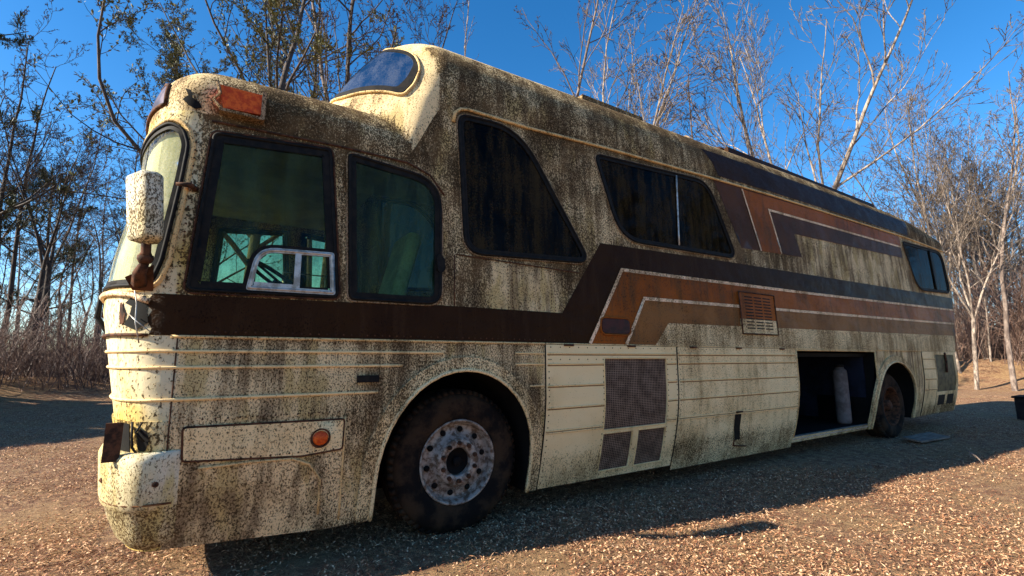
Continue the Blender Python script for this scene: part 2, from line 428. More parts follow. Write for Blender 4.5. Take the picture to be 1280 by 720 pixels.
# rear face
ring=[(xr(z)+.0,side_y(z),z) for z in (.27,.6,.95,1.4,1.8,2.4,3.0)]+[RF(10.95,th) for th in TH[::3]]
ring2=ring+[(p[0],2*W2-p[1],p[2]) for p in reversed(ring)]
mb=MB(); n=len(ring2); c=(10.98,W2,1.9); inner=[(p[0]+.05,W2+(p[1]-W2)*.93,1.9+(p[2]-1.9)*.95) for p in ring2]
mb.add(ring2+inner+[c],[(i,(i+1)%n,n+(i+1)%n,n+i) for i in range(n)]+[(n+i,n+(i+1)%n,2*n) for i in range(n)],[.6]*(2*n+1)); mb.build('rear_panel',M['skin'],bus,attr=True)
# underfloor and inner shells
mb=MB(); 
for x0,x1 in ((-1.9,-.75),(.75,4.6),(8.5,10.4)): mb.box((x0,.25,.34),(x1,2.2,.40))
mb.box((-1.7,.12,1.28),(10.8,2.32,1.33)); mb.build('underfloor',M['black'],bus,smooth=False)
mb=MB(); mb.box((.62,.16,1.34),(.66,2.28,3.4)); mb.box((.66,.55,1.5),(10.7,.6,3.35)); mb.build('bulkhead',M['black'],bus,smooth=False)
mb=MB(); mb.box((-1.75,.12,2.69),(-.55,2.32,2.71)); mb.box((-.3,.2,3.2),(.62,2.24,3.22)); mb.build('ceiling_lining',M['lining'],bus,smooth=False)
for mi in (0,1):
    mb=MB(); y0,y1=(.055,.075) if not mi else (2.365,2.385)
    mb.box((-1.7,y0,1.33),(.62,y1,1.62)); mb.build('inner_trim',M['lining'],bus,smooth=False)
# ---- windows
def window(poly,gl,border=.045,mirror=False,name='side_window',goff=.002,gasket=None):
    mb=MB(); inner=offset(poly,-border)
    patch(mb,offset(poly,.012),[inner],off=.012,thick=.03,mirror=mirror)
    line(mb,offset(poly,.004),.011,.012,closed=True,mirror=mirror)
    fr=mb.build(name,gasket or M['rubber'],bus)
    g=MB(); patch(g,offset(poly,-border*.6),off=goff,mirror=mirror,step=.1 if poly is WS else nosestep); g.build('glass',gl,fr)
    return fr
f1=window(W1,M['glass'],.05)
f2=window(W2_,M['glass'],.04)
f3=window(W3,M['smoke'],.035)
f4=window(W4,M['smoke'],.035)
f5=window(W5,M['smoke'],.04)
mb=MB(); line(mb,[(2.52,2.46),(2.58,3.27)],.010,.014); mb.build('mullion',M['alu'],f4)
mb=MB(); line(mb,[(10.1,2.56),(10.1,3.36)],.012,.012); mb.build('mullion',M['rubber'],f5)
for P_ in (W1,W2_): window(P_,M['clear'],.06,mirror=True)
for P_ in (W3,W4,W5): window(P_,M['smoke'],.05,mirror=True)
# lip mouldings round the upper windows
for P_,fr in ((W2_,f2),(W3,f3),(W4,f4),(W5,f5)):
    mb=MB(); line(mb,offset(P_,.022),.006,.006,closed=True); mb.build('moulding',M['rim_trim'],fr,attr=True)
mb=MB(); line(mb,offset(W1,.022),.007,.006,closed=True); mb.build('moulding',M['rusty'],f1)
# little sliding pane set into the driver's window
SL=rounded([(-1.47,1.66),(-1.43,1.93),(-.985,1.945),(-.965,1.665)],[.02,.11,.02,.02])
mb=MB(); patch(mb,offset(SL,.022),[SL],off=.014,thick=.012); mb.build('sash_gasket',M['rubber'],f1)
mb=MB(); patch(mb,SL,[offset(SL,-.03)],off=.022,thick=.02); line(mb,offset(SL,-.015),.010,.022,closed=True); patch(mb,[(-1.215,1.68),(-1.215,1.93),(-1.18,1.93),(-1.18,1.68)],off=.026,thick=.02)
patch(mb,[(-1.43,1.685),(-1.43,1.712),(-1.2,1.712),(-1.2,1.685)],off=.024,thick=.01); mb.build('sliding_sash',M['alu'],f1)
# ---- windshield with pale sheet behind it
for mi in (False,True):
    fr=window(WS,M['wind'],.03,mirror=mi,name='windshield',goff=.004)
    if mi: continue
    g=MB(); patch(g,offset(WS,-.02),off=-.02,mirror=mi,step=.1,gf=lambda s,z:.15); g.build('windshield_sheet',M['palesheet'],fr,attr=True)
mb=MB(); 
for mi in (False,True): line(mb,offset(WS,.035),.014,.004,closed=True,mirror=mi)
mb.build('windshield_moulding',M['lip'],bus,attr=True)
# destination box opening above the windshield
SG=[(-2.03,R(2)),(-2.06,R(14)),(-2.2,R(20)),(-3.12,R(20)),(-3.12,R(2))]
ob_=M['destglass']=simple('faded_grey_glass',(.16,.12,.14),(.05,.04,.05),5,.35)
for mi in (False,True):
    mb=MB(); patch(mb,SG,f=RF,off=.008,step=.06,mirror=mi); db=mb.build('destination_sign_glass',ob_,bus)
    mb=MB(); line(mb,SG,.012,.006,f=RF,closed=True,mirror=mi); mb.build('frame',M['rusty'],db)
# ---- riser window (front clerestory)
def RW(y,t,off=0.):
    xb,xt=rbt(y)
    x=xb+(xt-xb)*t; s=x
    for _ in range(2):
        b=F(s,zd(s)); c=(W2-y)/(W2-b[1]); th=math.acos(max(0,min(1,c))**(1/.70))
    return RF(s,min(th,PI/2-.012),off)
RWp=rounded([(.50,.10),(.30,.20),(.185,.28),(.165,.45),(.18,.63),(.27,.68),(.5,.62),(.8,.62),(1.17,.66),(1.17,.10)],[.06,.06,.05,.05,.06,.08,.1,.1,.02,.02])
for mi in (False,True):
    mb=MB(); patch(mb,offset(RWp,.02),[offset(RWp,-.02)],f=RW,off=.014,step=.05,mirror=mi,thick=.012); fr=mb.build('roof_front_window',M['rubber'],bus)
    mb=MB(); line(mb,offset(RWp,.03),.012,.008,f=RW,step=.05,closed=True,mirror=mi); mb.build('moulding',M['lip'],fr,attr=True)
    mb=MB(); patch(mb,RWp,f=RW,off=.009,step=.05,mirror=mi); mb.build('glass',M['dome'],fr)
# ---- painted stripes (sheets a few mm proud of the skin)
def stripe(poly,mat,off,name='stripe',f=F,step=.14,gf=None,thick=0):
    mb=MB(); patch(mb,poly,f=f,off=off,step=step,gf=gf,thick=thick); return mb.build(name,mat,bus,attr=gf is not None)
XE=lambda z: xr(z)-.01
stripe([(-1.90,1.385),(-1.885,1.42),(-1.91,1.47),(-1.885,1.52),(-1.92,1.56),(-1.885,1.612),(-1.75,1.612),(-.9,1.625),(-.2,1.645),(.90,1.645),(1.39,2.335),(3.24,2.375),(7.5,2.43),(XE(2.46),2.46),(XE(1.39),1.385)],M['dark'],.003,'dark_stripe',step=lambda s:.05 if s<-1.5 else .2)
stripe([(1.19,1.386),(1.64,2.09),(4.95,2.12),(XE(2.2),2.20),(XE(1.7),1.385)],M['rust'],.0055,'rust_stripe')
stripe([(1.64,1.387),(1.92,1.82),(4.9,1.855),(XE(1.9),1.92),(XE(1.6),1.386)],M['tan'],.008,'tan_stripe')
mb=MB(); patch(mb,[(2.04,1.388),(2.25,1.61),(4.8,1.635),(XE(1.69),1.69),(XE(1.4),1.388)],off=.0105,gf=lambda s,z:.72); mb.build('cream_stripe',M['panel'],bus,attr=True)
mb=MB(); band(mb,[(1.195,1.39),(1.64,2.10),(4.95,2.13),(XE(2.2),2.21)],.034,.0125); mb.build('pinstripe',M['line'],bus)
mb=MB(); band(mb,[(1.64,1.39),(1.92,1.84),(4.9,1.87),(XE(1.9),1.93)],.034,.0145); mb.build('pinstripe',M['line'],bus)
# upper rear graphics
stripe([(3.27,3.385),(3.70,2.585),(5.13,2.635),(4.99,2.96),(8.72,3.06),(8.72,3.445),(6,3.43)],M['maroon'],.004,'maroon_panel')
stripe([(3.86,3.37),(4.13,2.60),(4.60,2.615),(4.60,2.615),(4.42,3.20),(8.72,3.26),(8.72,3.43),(6,3.415)],M['rust'],.0065,'rust_panel')
stripe([(4.44,3.17),(4.62,2.62),(5.12,2.637),(4.99,2.95),(8.70,3.04),(8.70,3.22)],M['maroon'],.0068,'maroon_panel')
mb=MB(); band(mb,[(4.60,2.617),(4.42,3.195),(8.71,3.245)],.03,.010); mb.build('pinstripe',M['line'],bus)
mb=MB(); band(mb,[(4.12,2.60),(3.85,3.375)],.028,.010); mb.build('pinstripe',M['line'],bus)
stripe([(8.86,2.46),(8.74,2.50),(8.74,3.43),(8.76,3.46),(10.9,3.44),(XE(2.6),2.48)],M['tan'],.0016,'tan_panel') if 0 else None
# dark block wrapped over the eave
stripe([(3.14,R(20)),(3.38,R(1)),(9.15,R(1)),(9.25,R(22)),(6.,R(20))],M['dark'],.006,'dark_eave_panel',f=RF,step=.16)
# belt moulding, drip rail
mb=MB(); line(mb,[(-1.8,1.38),(4.6,1.38),(6.95,1.38),(10.5,1.38)],.009,.004); mb.build('belt_moulding',M['lip'],bus,attr=True)
mb=MB(); DR=[(-.13,3.14),(-.115,3.22),(-.07,3.265),(.0,3.285)]+[(s,zd(s)-.01) for s in (.6,1.6,3.3,4.5,6,7.5,9,10.9)]; line(mb,DR,.014,.008); mb.build('drip_rail',M['lip'],bus,attr=True)
for P_,r_ in (([(-1.72,2.68),(-1.0,2.705),(-.5,2.70),(-.32,2.64),(-.2,2.5)],.008),([(-.115,1.65),(-.115,2.04)],.005),([(-.1,2.045),(1.1,2.02)],.005),([(-1.77,.26),(-1.77,1.37)],.004)):
    mb=MB(); line(mb,P_,r_,.003); mb.build('panel_joint',M['rusty'],bus)
# ---- lower panels
def lower_panel(x0,x1,b,g,ridges=(1.30,1.212,1.035,.856,.672,.652),name='lower_panel',holes=()):
    mb=MB(); patch(mb,[(x0,b),(x0,1.372),(x1,1.372),(x1,b)],holes,off=.012,step=.12,thick=.014,gf=lambda s,z:g+(.35 if z<.45 else 0)); o=mb.build(name,M['panel'],bus,attr=True)
    mb=MB()
    for z in ridges:
        segs=[(x0+.01,x1-.01)]
        for h in holes:
            hx0,hx1=min(p[0] for p in h),max(p[0] for p in h); hz0,hz1=min(p[1] for p in h),max(p[1] for p in h)
            if hz0<z<hz1: segs=[q for a,bb in segs for q in ((a,hx0-.01),(hx1+.01,bb)) if q[1]-q[0]>.04]
        for a,bb in segs: line(mb,[(a,z),(bb,z)],.0075,.014)
    mb.build('ridge',M['ridge'],o)
    mb=MB()
    for z in ridges[:5]:
        segs=[(x0+.01,x1-.01)]
        for h in holes:
            hx0,hx1=min(p[0] for p in h),max(p[0] for p in h); hz0,hz1=min(p[1] for p in h),max(p[1] for p in h)
            if hz0<z<hz1: segs=[q for a,bb in segs for q in ((a,hx0-.01),(hx1+.01,bb)) if q[1]-q[0]>.04]
        for a,bb in segs: patch(mb,[(a,z-.016),(bb,z-.016),(bb,z-.009),(a,z-.009)],off=.0135,step=.3)  # thin strips paint the shadow gap under each ridge
    mb.build('ridge_shade_line',M['rustshade'],o)
    mb=MB(); line(mb,[(x0-.004,b),(x0-.004,1.374),(x1+.004,1.374),(x1+.004,b)],.005,.006,closed=True); mb.build('panel_gap',M['rubber'],o); return o
G1=[(1.36,.635),(1.36,1.255),(2.17,1.255),(2.17,.635)]; G2=[(1.36,.27),(1.36,.595),(1.72,.595),(1.72,.27)]; G3=[(1.80,.27),(1.80,.595),(2.17,.595),(2.17,.27)]
pA=lower_panel(.715,2.335,.20,.12,holes=(G1,G2,G3))
for G_ in (G1,G2,G3):
    mb=MB(); patch(mb,offset(G_,.004),off=.004,step=.12); gg=mb.build('grille',M['grille'],pA); mb=MB(); line(mb,offset(G_,.006),.007,.014,closed=True); mb.build('grille_frame',M['ridge'],gg)
pB=lower_panel(2.355,4.625,.15,.42)
mb=MB(); patch(mb,[(3.30,.66),(3.42,.66),(3.42,.50),(3.46,.36),(3.36,.36),(3.31,.5)],off=.016,step=.08); mb.build('latch_recess',M['rubber'],pB)
mb=MB(); line(mb,[(3.31,.67),(3.43,.67)],.01,.02); mb.build('latch',M['rusty'],pB)
mb=MB(); line(mb,[(3.35,.36),(3.35,.30),(3.6,.27)],.008,.018); mb.build('latch_rod',M['rusty'],pB)
pC=lower_panel(8.80,9.36,.27,.35,ridges=(1.25,1.08,.9,.72))
RG=[(9.40,.66),(9.40,1.32),(10.36,1.32),(10.36,.66)]
lower_panel(9.38,10.46,.27,.5,ridges=(),holes=(RG,))
mb=MB(); patch(mb,offset(RG,.004),off=.004,step=.15); rg=mb.build('rear_grille',simple('olive_louvre',(.12,.11,.055),(.05,.045,.025),6,.6),bus)
mb=MB(); line(mb,[(9.86,1.36),(9.9,1.2),(9.86,1.0)],.02,.02); mb.build('latch',M['rusty'],rg)
mb=MB()
for x0 in (9.47,9.92): patch(mb,[(x0,.42),(x0,.60),(x0+.33,.60),(x0+.33,.42)],off=.015,step=.1)
mb.build('rear_vent_opening',M['rubber'],bus)
for x_ in (.95,1.7,2.6,3.4,4.3):
    mb=MB(); line(mb,[(x_-.05,1.372),(x_+.05,1.372)],.011,.018); mb.build('hinge',M['rusty'],pA if x_<2.3 else pB)
# narrow filler panel ahead of cargo panel and around the rear arch
lower_panel(6.95,7.15,.95,.4,ridges=(),name='arch_panel') if 0 else None
# front fairing ridges and hatch
mb=MB()
for z in (1.30,1.212,1.04):
    for mi in (False,True): line(mb,[(-3.2,z),(-1.76,z),(-.66 if z<1.1 else -.5 if z<1.25 else -.2,z)],.009,.004,mirror=mi)
for z in (1.30,1.212,1.04): line(mb,[(.42 if z>1.2 else .56,z),(.70,z)],.007,.004)
mb.build('front_ridge',M['ridge'],bus)
hp=rounded([(-1.70,.885),(-.87,.875),(-.87,.70),(-1.1,.68),(-1.69,.715)],.012,2)
mb=MB(); patch(mb,hp,off=.010,step=.1,thick=.012,gf=lambda s,z:.5); hd=mb.build('service_hatch',M['panel'],bus,attr=True)
mb=MB(); line(mb,offset(hp,.006),.006,.006,closed=True); mb.build('hatch_gap',M['rusty'],hd)
mb=MB(); mb.lathe([(.0,-.03),(.03,-.028),(.043,-.018),(.047,-.005),(.047,.02)],(-1.0,side_y(.77),.775),n=28); rf=mb.build('side_reflector',M['lamp'],bus)
mb=MB(); mb.lathe([(.046,.0),(.048,-.018),(.058,-.018),(.062,0),(.062,.02)],(-1.0,side_y(.77),.775),n=28); mb.build('bezel',M['rusty'],rf)
mb=MB(); line(mb,[(-1.62,.665),(-1.35,.67),(-1.15,.665),(-1.05,.62),(-.98,.52),(-.97,.3)],.008,.004); line(mb,[(-.86,.9),(-.85,.5),(-.84,.24)],.006,.004); mb.build('tow_cover_edge',M['lip'],bus,attr=True)
mb=MB(); patch(mb,[(-.80,1.105),(-.80,1.15),(-.66,1.15),(-.66,1.105)],off=.02,thick=.02,step=.1); mb.build('side_marker_lamp',M['rubber'],bus)
mb=MB(); patch(mb,[(-.26,1.90),(-.27,2.0),(-.24,2.03),(-.205,1.99),(-.20,1.91),(-.23,1.88)],off=.03,thick=.03,step=.03); mb.build('window_latch',M['rubber'],bus)
# oblong marker and louvred vent
mk=rounded([(1.34,1.485),(1.34,1.62),(1.69,1.62),(1.69,1.485)],.05,4)
mb=MB(); patch(mb,mk,off=.02,thick=.02,step=.1); o=mb.build('oblong_lamp',simple('dark_red_lens',(.06,.008,.006),(.03,.006,.005),9,.25),bus)
mb=MB(); line(mb,offset(mk,.012),.01,.012,closed=True); mb.build('bezel',M['rust'],o)
vt=[(3.50,1.54),(3.50,2.03),(4.24,2.03),(4.24,1.54)]
mb=MB(); patch(mb,[(3.5,1.715),(3.5,2.03),(4.24,2.03),(4.24,1.715)],off=.022,thick=.02,step=.15); vv=mb.build('louvre_vent',M['rust'],bus)
mb=MB(); patch(mb,[(3.5,1.54),(3.5,1.712),(4.24,1.712),(4.24,1.54)],off=.022,thick=.02,step=.15,gf=lambda s,z:.6); mb.build('vent_base',M['panel'],vv,attr=True)
mb=MB()
for k in range(11):
    z=1.60+k*.037
    for c_ in range(3): patch(mb,[(3.60+c_*.19,z),(3.60+c_*.19,z+.014),(3.76+c_*.19,z+.014),(3.76+c_*.19,z)],off=.025,step=.2)
mb.build('slot',M['rubber'],vv)
mb=MB(); line(mb,vt,.009,.024,closed=True); mb.build('vent_frame',M['rusty'],vv)
# ---- wheel arches
for A,cut,gv in ((FA,.095,.80),(RA,.10,.7)):
    cx=sum(p[0] for p in A)/len(A)
    outer=[]
    for p in A:
        d=Vector((p[0]-cx,max(0,p[1]-(.45)) )); l=d.length or 1; outer.append((p[0]+d.x/l*cut,p[1]+d.y/l*cut))
    ring_=A+outer[::-1]
    mb=MB(); patch(mb,ring_,off=.022,thick=.03,step=.09,gf=lambda s,z:gv); line(mb,A,.013,.026,step=.06); mb.build('arch_lip',M['panel'],bus,attr=True)
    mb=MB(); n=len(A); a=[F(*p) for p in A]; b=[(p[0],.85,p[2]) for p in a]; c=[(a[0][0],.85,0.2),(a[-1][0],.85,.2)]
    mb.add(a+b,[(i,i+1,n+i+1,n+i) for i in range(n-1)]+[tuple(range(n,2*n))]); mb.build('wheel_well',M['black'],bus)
# ---- wheels
def wheel(x,front):
    y0=.14 if front else .12
    w_=bpy.data.objects.new('wheel',None); COL.objects.link(w_); w_.parent=bus; w_.location=(x,y0,.50)
    mb=MB(); mb.lathe([(.285,.03),(.30,-.005),(.33,-.02),(.40,-.03),(.455,-.02),(.485,.0),(.492,.02),(.50,.03),(.52,.05),(.522,.09),(.515,.092),(.515,.10),(.522,.102),(.522,.16),(.515,.162),(.515,.17),(.522,.172),(.52,.24),(.49,.28),(.40,.30),(.30,.28)],n=72)
    for k in range(60):
        a=2*PI*k/60
        for s_ in (-1,):
            c=Vector((math.cos(a)*.508,.035,math.sin(a)*.508)); t=Vector((-math.sin(a),0,math.cos(a)))*.016; r_=Vector((math.cos(a),0,math.sin(a)))*.016; d=Vector((0,.03,0))
            v=[c-t-r_-d,c+t-r_-d,c+t+r_-d*.1,c-t+r_-d*.1,c-t-r_+d,c+t-r_+d,c+t+r_+d,c-t+r_+d]
            mb.add(v,[(0,1,2,3),(0,4,5,1),(2,6,7,3),(1,5,6,2),(0,3,7,4)])
    mb.build('tyre',M['tyre'],w_)
    if front: pr=[(.300,.005),(.306,-.012),(.298,-.020),(.288,-.012),(.278,.02),(.268,.055),(.255,.062),(.20,.045),(.175,.02),(.165,-.012),(.155,-.018),(.108,-.018),(.100,-.012),(.097,.03)]
    else: pr=[(.300,.005),(.306,-.012),(.298,-.020),(.288,-.010),(.278,.05),(.26,.13),(.24,.15),(.18,.16),(.17,.15),(.11,.15),(.10,.12),(.0,.12)]
    mb=MB(); mb.lathe(pr,n=72); mb.build('rim',M['steel'] if front else M['rusty'],w_)
    hy=.047 if front else .150; ny=-.018 if front else .150
    for k in range(10):
        mb=MB(); a=2*PI*(k+.25)/10; r_=.228; c=(r_*math.cos(a),hy,r_*math.sin(a)); mb.lathe([(0,-.004),(.021,-.004),(.021,.02)],c,n=16); mb.build('hand_hole',M['black'],w_)
        mb=MB(); a=2*PI*(k+.5)/10; r_=.134; c=(r_*math.cos(a),ny,r_*math.sin(a)); mb.lathe([(0,-.034),(.009,-.034),(.010,-.022),(.0165,-.020),(.0175,.01)],c,n=6); mb.build('lug_nut',M['rusty'],w_,smooth=False)
    mb=MB()
    if front: mb.lathe([(.097,.03),(.085,.028),(.08,.035),(.0,.035)],n=32); mb.lathe([(.0,.0),(.03,.0),(.035,.01),(.035,.04)],n=24)
    else: mb.lathe([(0,.0),(.06,.0),(.085,.02),(.09,.15)],n=32)
    mb.build('hub',M['black'] if front else M['rusty'],w_)
    return w_
wf=wheel(0.0,True); wr=wheel(7.65,False)
for src in (wf,wr):
    c=src.copy(); COL.objects.link(c); c.parent=bus; c.location=(src.location.x,2*W2-src.location.y,.5); c.rotation_euler=(0,0,PI)
    for ch in src.children:
        d=ch.copy(); COL.objects.link(d); d.parent=c
# ---- cargo bay
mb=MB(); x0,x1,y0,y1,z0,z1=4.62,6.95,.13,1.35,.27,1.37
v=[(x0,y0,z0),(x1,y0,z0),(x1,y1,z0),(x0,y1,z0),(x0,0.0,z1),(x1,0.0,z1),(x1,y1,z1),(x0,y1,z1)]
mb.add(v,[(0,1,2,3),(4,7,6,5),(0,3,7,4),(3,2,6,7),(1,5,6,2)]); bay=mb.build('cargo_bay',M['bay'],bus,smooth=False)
mb=MB(); mb.box((6.90,.16,.30),(6.935,1.2,1.33)); mb.build('blue_partition',M['bluepanel'],bay,smooth=False)
mb=MB(); mb.box((4.66,.135,.235),(6.92,.19,.272)); mb.build('door_sill',M['alu'],bay,smooth=False)
mb=MB(); mb.tube([(4.75,.5,1.25),(5.0,.45,1.27),(5.2,.6,1.26)],.035,8); mb.tube([(5.6,1.0,.4),(5.9,.9,.7),(6.1,.8,.75),(6.2,.9,.5)],.02,8); mb.box((4.8,.7,.28),(5.5,1.2,.55)); mb.build('pipework',M['rusty'],bay)
for s0 in (4.64,6.93):
    mb=MB(); line(mb,[(s0,.27),(s0,1.36)],.012,.008); mb.build('jamb_trim',M['lip'],bay,attr=True)
mb=MB(); line(mb,[(4.64,1.362),(6.93,1.362)],.012,.008); mb.build('header_trim',M['lip'],bay,attr=True)
# ---- bumper
BP=[(.765,-.02),(.775,.03),(.765,.062),(.73,.082),(.52,.09),(.49,.088),(.475,.07),(.40,.062),(.30,.035),(.235,-.01),(.23,-.12)]
S_=[-1.70+(-.05*k) for k in range(0,31)]
V=[];G=[];Fs=[]
for mi in (0,1):
    o=len(V)
    for s in S_:
        e=max(0,min(1,(-1.70-s)/.14)); 
        for z,of in BP:
            p=F(max(s,-3.2),z,of*e if of>0 else of); V.append((p[0],2*W2-p[1],p[2]) if mi else p); G.append(.46 if z>.48 else .72)
    m=len(BP)
    for i in range(len(S_)-1):
        for k in range(m-1):
            q=(o+i*m+k,o+i*m+k+1,o+(i+1)*m+k+1,o+(i+1)*m+k); Fs.append(q)
M['bumper']=paint('chalky_bumper',(.74,.68,.52),(.66,.55,.32),moss=(.56,.45,.15),stain=(.34,.26,.11),stainamt=.5,rough=.7)
mb=MB(); mb.add(V,Fs,G); mb.build('front_bumper',M['bumper'],bus,attr=True)
mb=MB(); 
for mi in (False,True): line(mb,[(-1.72,.515),(-3.2,.515)],.006,.085,mirror=mi)
mb.build('bumper_crease',M['rustshade'],bus)
for s0 in (-1.80,-2.15,-2.7):
    mb=MB(); c=[F(s0+.016*math.cos(a),.62+.016*math.sin(a),.088) for a in [2*PI*k/10 for k in range(10)]]; mb.add(c+[F(s0,.62,.098)],[(k,(k+1)%10,10) for k in range(10)]); mb.build('bumper_bolt',M['rusty'],bus)
# headlight area
mb=MB(); patch(mb,rounded([(-2.62,.755),(-2.62,.93),(-1.79,.93),(-1.79,.755)],.02,2),off=.010,step=.05,thick=.012,gf=lambda s,z:.7); hl=mb.build('headlight_panel',M['nose'],bus,attr=True)
mb=MB(); patch(mb,rounded([(-1.935,.785),(-1.935,.89),(-1.885,.89),(-1.865,.84),(-1.885,.775)],.02,3),off=.015,step=.02); mb.build('headlight_hole',M['rubber'],hl)
mb=MB(); patch(mb,[(-2.15,.75),(-2.15,.92),(-2.0,.92),(-2.0,.75)],off=.012,step=.04); mb.build('headlight_socket',M['black'],hl)
mb=MB(); a=F(-2.02,.92,.01); b=F(-1.97,.92,.045); mb.box((-2.035,.05,.735),(-1.965,.064,.93)); 
pl=mb.build('rusty_headlight_plate',M['rusty'],hl,smooth=False)
mb=MB(); mb.tube([F(-1.96,.93,.02),F(-1.93,.86,.05),F(-1.95,.80,.03),F(-1.90,.75,.03)],.006,5); mb.tube([F(-1.90,.93,.02),F(-1.92,.88,.04),F(-1.89,.83,.02)],.005,5); mb.build('loose_wire',M['rubber'],hl)
# nose cap with torn opening below the windshield
mb=MB(); patch(mb,[(-1.90,1.45),(-1.915,1.60),(-2.0,1.585),(-2.03,1.56),(-1.985,1.54),(-2.0,1.49),(-2.04,1.44),(-1.96,1.41)],off=.006,step=.03); mb.build('torn_hole',M['black'],bus)
mb=MB(); patch(mb,[(-2.08,1.44),(-2.07,1.56),(-2.055,1.565),(-2.03,1.50),(-2.045,1.45)],off=.006,step=.03); mb.build('torn_hole',M['rusty'],bus)
for mi in (False,True):
    mb=MB(); line(mb,[(-3.2,1.625),(-2.3,1.625),(-2.1,1.615),(-1.98,1.60),(-1.9,1.565)],.016,.014,mirror=mi); mb.build('wiper_cowl_edge',M['line'],bus)
mb=MB(); mb.tube([F(-1.95,1.62,.04),F(-1.93,1.55,.045),F(-1.93,1.45,.05),F(-1.915,1.34,.045)],.0035,5); mb.tube([F(-1.98,1.50,.03),F(-1.93,1.46,.05),F(-1.87,1.40,.05)],.003,5); mb.build('hanging_wire',M['alu'],bus)
mb=MB(); line(mb,[(-3.2,1.39),(-2.2,1.39),(-1.9,1.385)],.010,.010); mb.build('nose_moulding',M['rusty'],bus)
mb=MB(); mb.tube([F(-1.765,2.235,.0),F(-1.79,2.24,.05),F(-1.85,2.235,.055)],[.018,.016,.010],8); mb.build('pillar_clip',M['rusty'],bus)
# clearance lamp on the brow
mb=MB(); v=[(-1.67,-.012,2.755),(-1.47,.0,2.775),(-1.47,.0,2.905),(-1.70,-.01,2.90),(-1.66,.12,2.74),(-1.46,.12,2.76),(-1.46,.16,2.915),(-1.68,.16,2.925)]
mb.add(v,[(0,3,2,1),(0,1,5,4),(3,7,6,2),(1,2,6,5),(0,4,7,3)]); cl=mb.build('clearance_lamp',M['lamp'],bus,smooth=False)
mb=MB(); mb.box((-1.47,-.012,2.745),(-1.445,.14,2.925)); mb.box((-1.69,-.016,2.735),(-1.45,.13,2.753)); mb.tube([(-1.71,-.01,2.91),(-1.69,-.02,2.84),(-1.72,-.0,2.80),(-1.68,-.01,2.75)],.010,6); mb.build('lamp_housing',M['rim_trim'],cl,smooth=False,attr=True)
mb=MB(); patch(mb,[(-1.86,R(1)),(-1.90,R(3)),(-1.87,R(5)),(-1.90,R(9)),(-1.86,R(8)),(-1.84,R(4)),(-1.80,R(2.6)),(-1.78,R(.8)),(-1.82,R(.3))],f=RF,off=.006,step=.02); mb.build('broken_lamp_and_shade',M['black'],bus)  # black patch: broken lamp with a branch shadow painted in
# mirror
mb=MB()
top=[(-1.965,-.30),(-2.06,-.13),(-2.04,-.09),(-1.90,-.12),(-1.885,-.26),(-1.90,-.30)]
bot=[(-1.935,-.29),(-2.02,-.15),(-2.0,-.12),(-1.88,-.13),(-1.855,-.25),(-1.87,-.29)]
V=[(x,y,2.195) for x,y in top]+[(x,y,1.86) for x,y in bot]+[(-1.975,-.20,2.215)]+[(-1.93,-.2,1.83)]
V=[(x+(0 if i!=1 else 0),y,z) for i,(x,y,z) in enumerate(V)]
mb.add(V,[(i,(i+1)%6,6+(i+1)%6,6+i) for i in range(6)]+[((i+1)%6,i,12) for i in range(6)]+[(6+i,6+(i+1)%6,13) for i in range(6)],[.72]*14)
mi_=mb.build('side_mirror',M['bumper'],bus,smooth=True,attr=True); bv=mi_.modifiers.new('b','BEVEL'); bv.width=.02; bv.segments=3
mb=MB(); mb.tube([(-1.93,-.2,1.85),(-1.93,-.17,1.80),(-1.93,-.165,1.78)],[.022,.022,.03],8); mb.tube([(-1.93,-.165,1.785),(-1.93,-.16,1.765),(-1.93,-.155,1.745)],[.034,.036,.026],10)
mb.tube([(-1.93,-.155,1.75),(-1.955,-.10,1.70),(-1.96,-.03,1.655)],[.02,.03,.036],8); mb.add([(-2.02,-.05,1.68),(-1.90,-.10,1.75),(-1.90,-.0,1.62),(-1.99,.0,1.62)],[(0,1,2,3)]); mb.build('mirror_arm',M['rusty'],mi_)
# right mirror hoop glimpsed past the nose
mb=MB(); P_=[(-2.30,2.25,2.02),(-2.40,2.3,1.97),(-2.52,2.3,1.80),(-2.53,2.3,1.62),(-2.45,2.3,1.50),(-2.28,2.25,1.47)]; mb.tube(P_,.022,8)
mb.tube([(-2.44,2.3,1.93),(-2.40,2.25,1.75),(-2.46,2.3,1.55)],.012,6); rm=mb.build('side_mirror',M['rubber'],bus)
mb=MB(); mb.box((-2.50,2.30,1.62),(-2.42,2.42,1.92)); mb.build('mirror_plate',M['rusty'],rm,smooth=False)
# roof fittings
def roof_z(x,y): return crown(x,y)
def rslab(name,x0,x1,y0,y1,z0,z1,mat,taper=.03):
    mb=MB(); v=[(x0,y0,z0),(x1,y0,z0+.0),(x1,y1,z0),(x0,y1,z0),(x0+taper,y0+taper,z1),(x1-taper,y0+taper,z1),(x1-taper,y1-taper,z1),(x0+taper,y1-taper,z1)]
    mb.add(v,[(4,5,6,7),(0,1,5,4),(1,2,6,5),(2,3,7,6),(3,0,4,7)],[.8]*8); return mb.build(name,mat,bus,smooth=False,attr=True)
rslab('roof_hatch',1.55,2.55,.42,1.3,3.86,4.135,M['skin'])
rs=rslab('roof_rack',4.2,8.9,.42,.60,3.95,4.185,M['dark'],.02)
rslab('roof_rail',8.9,9.9,.45,.6,4.0,4.15,M['dark'],.02)
mb=MB(); mb.lathe([(.09,0),(.085,.02),(.05,.05),(.0,.06)],(3.22,.40,3.99),axis='z',n=20); mb.build('roof_vent_cap',M['line'],bus)
mb=MB(); mb.lathe([(.06,0),(.055,.02),(.02,.045),(.0,.05)],(3.95,.40,4.045),axis='z',n=20); mb.build('roof_vent_cap',M['rusty'],bus)
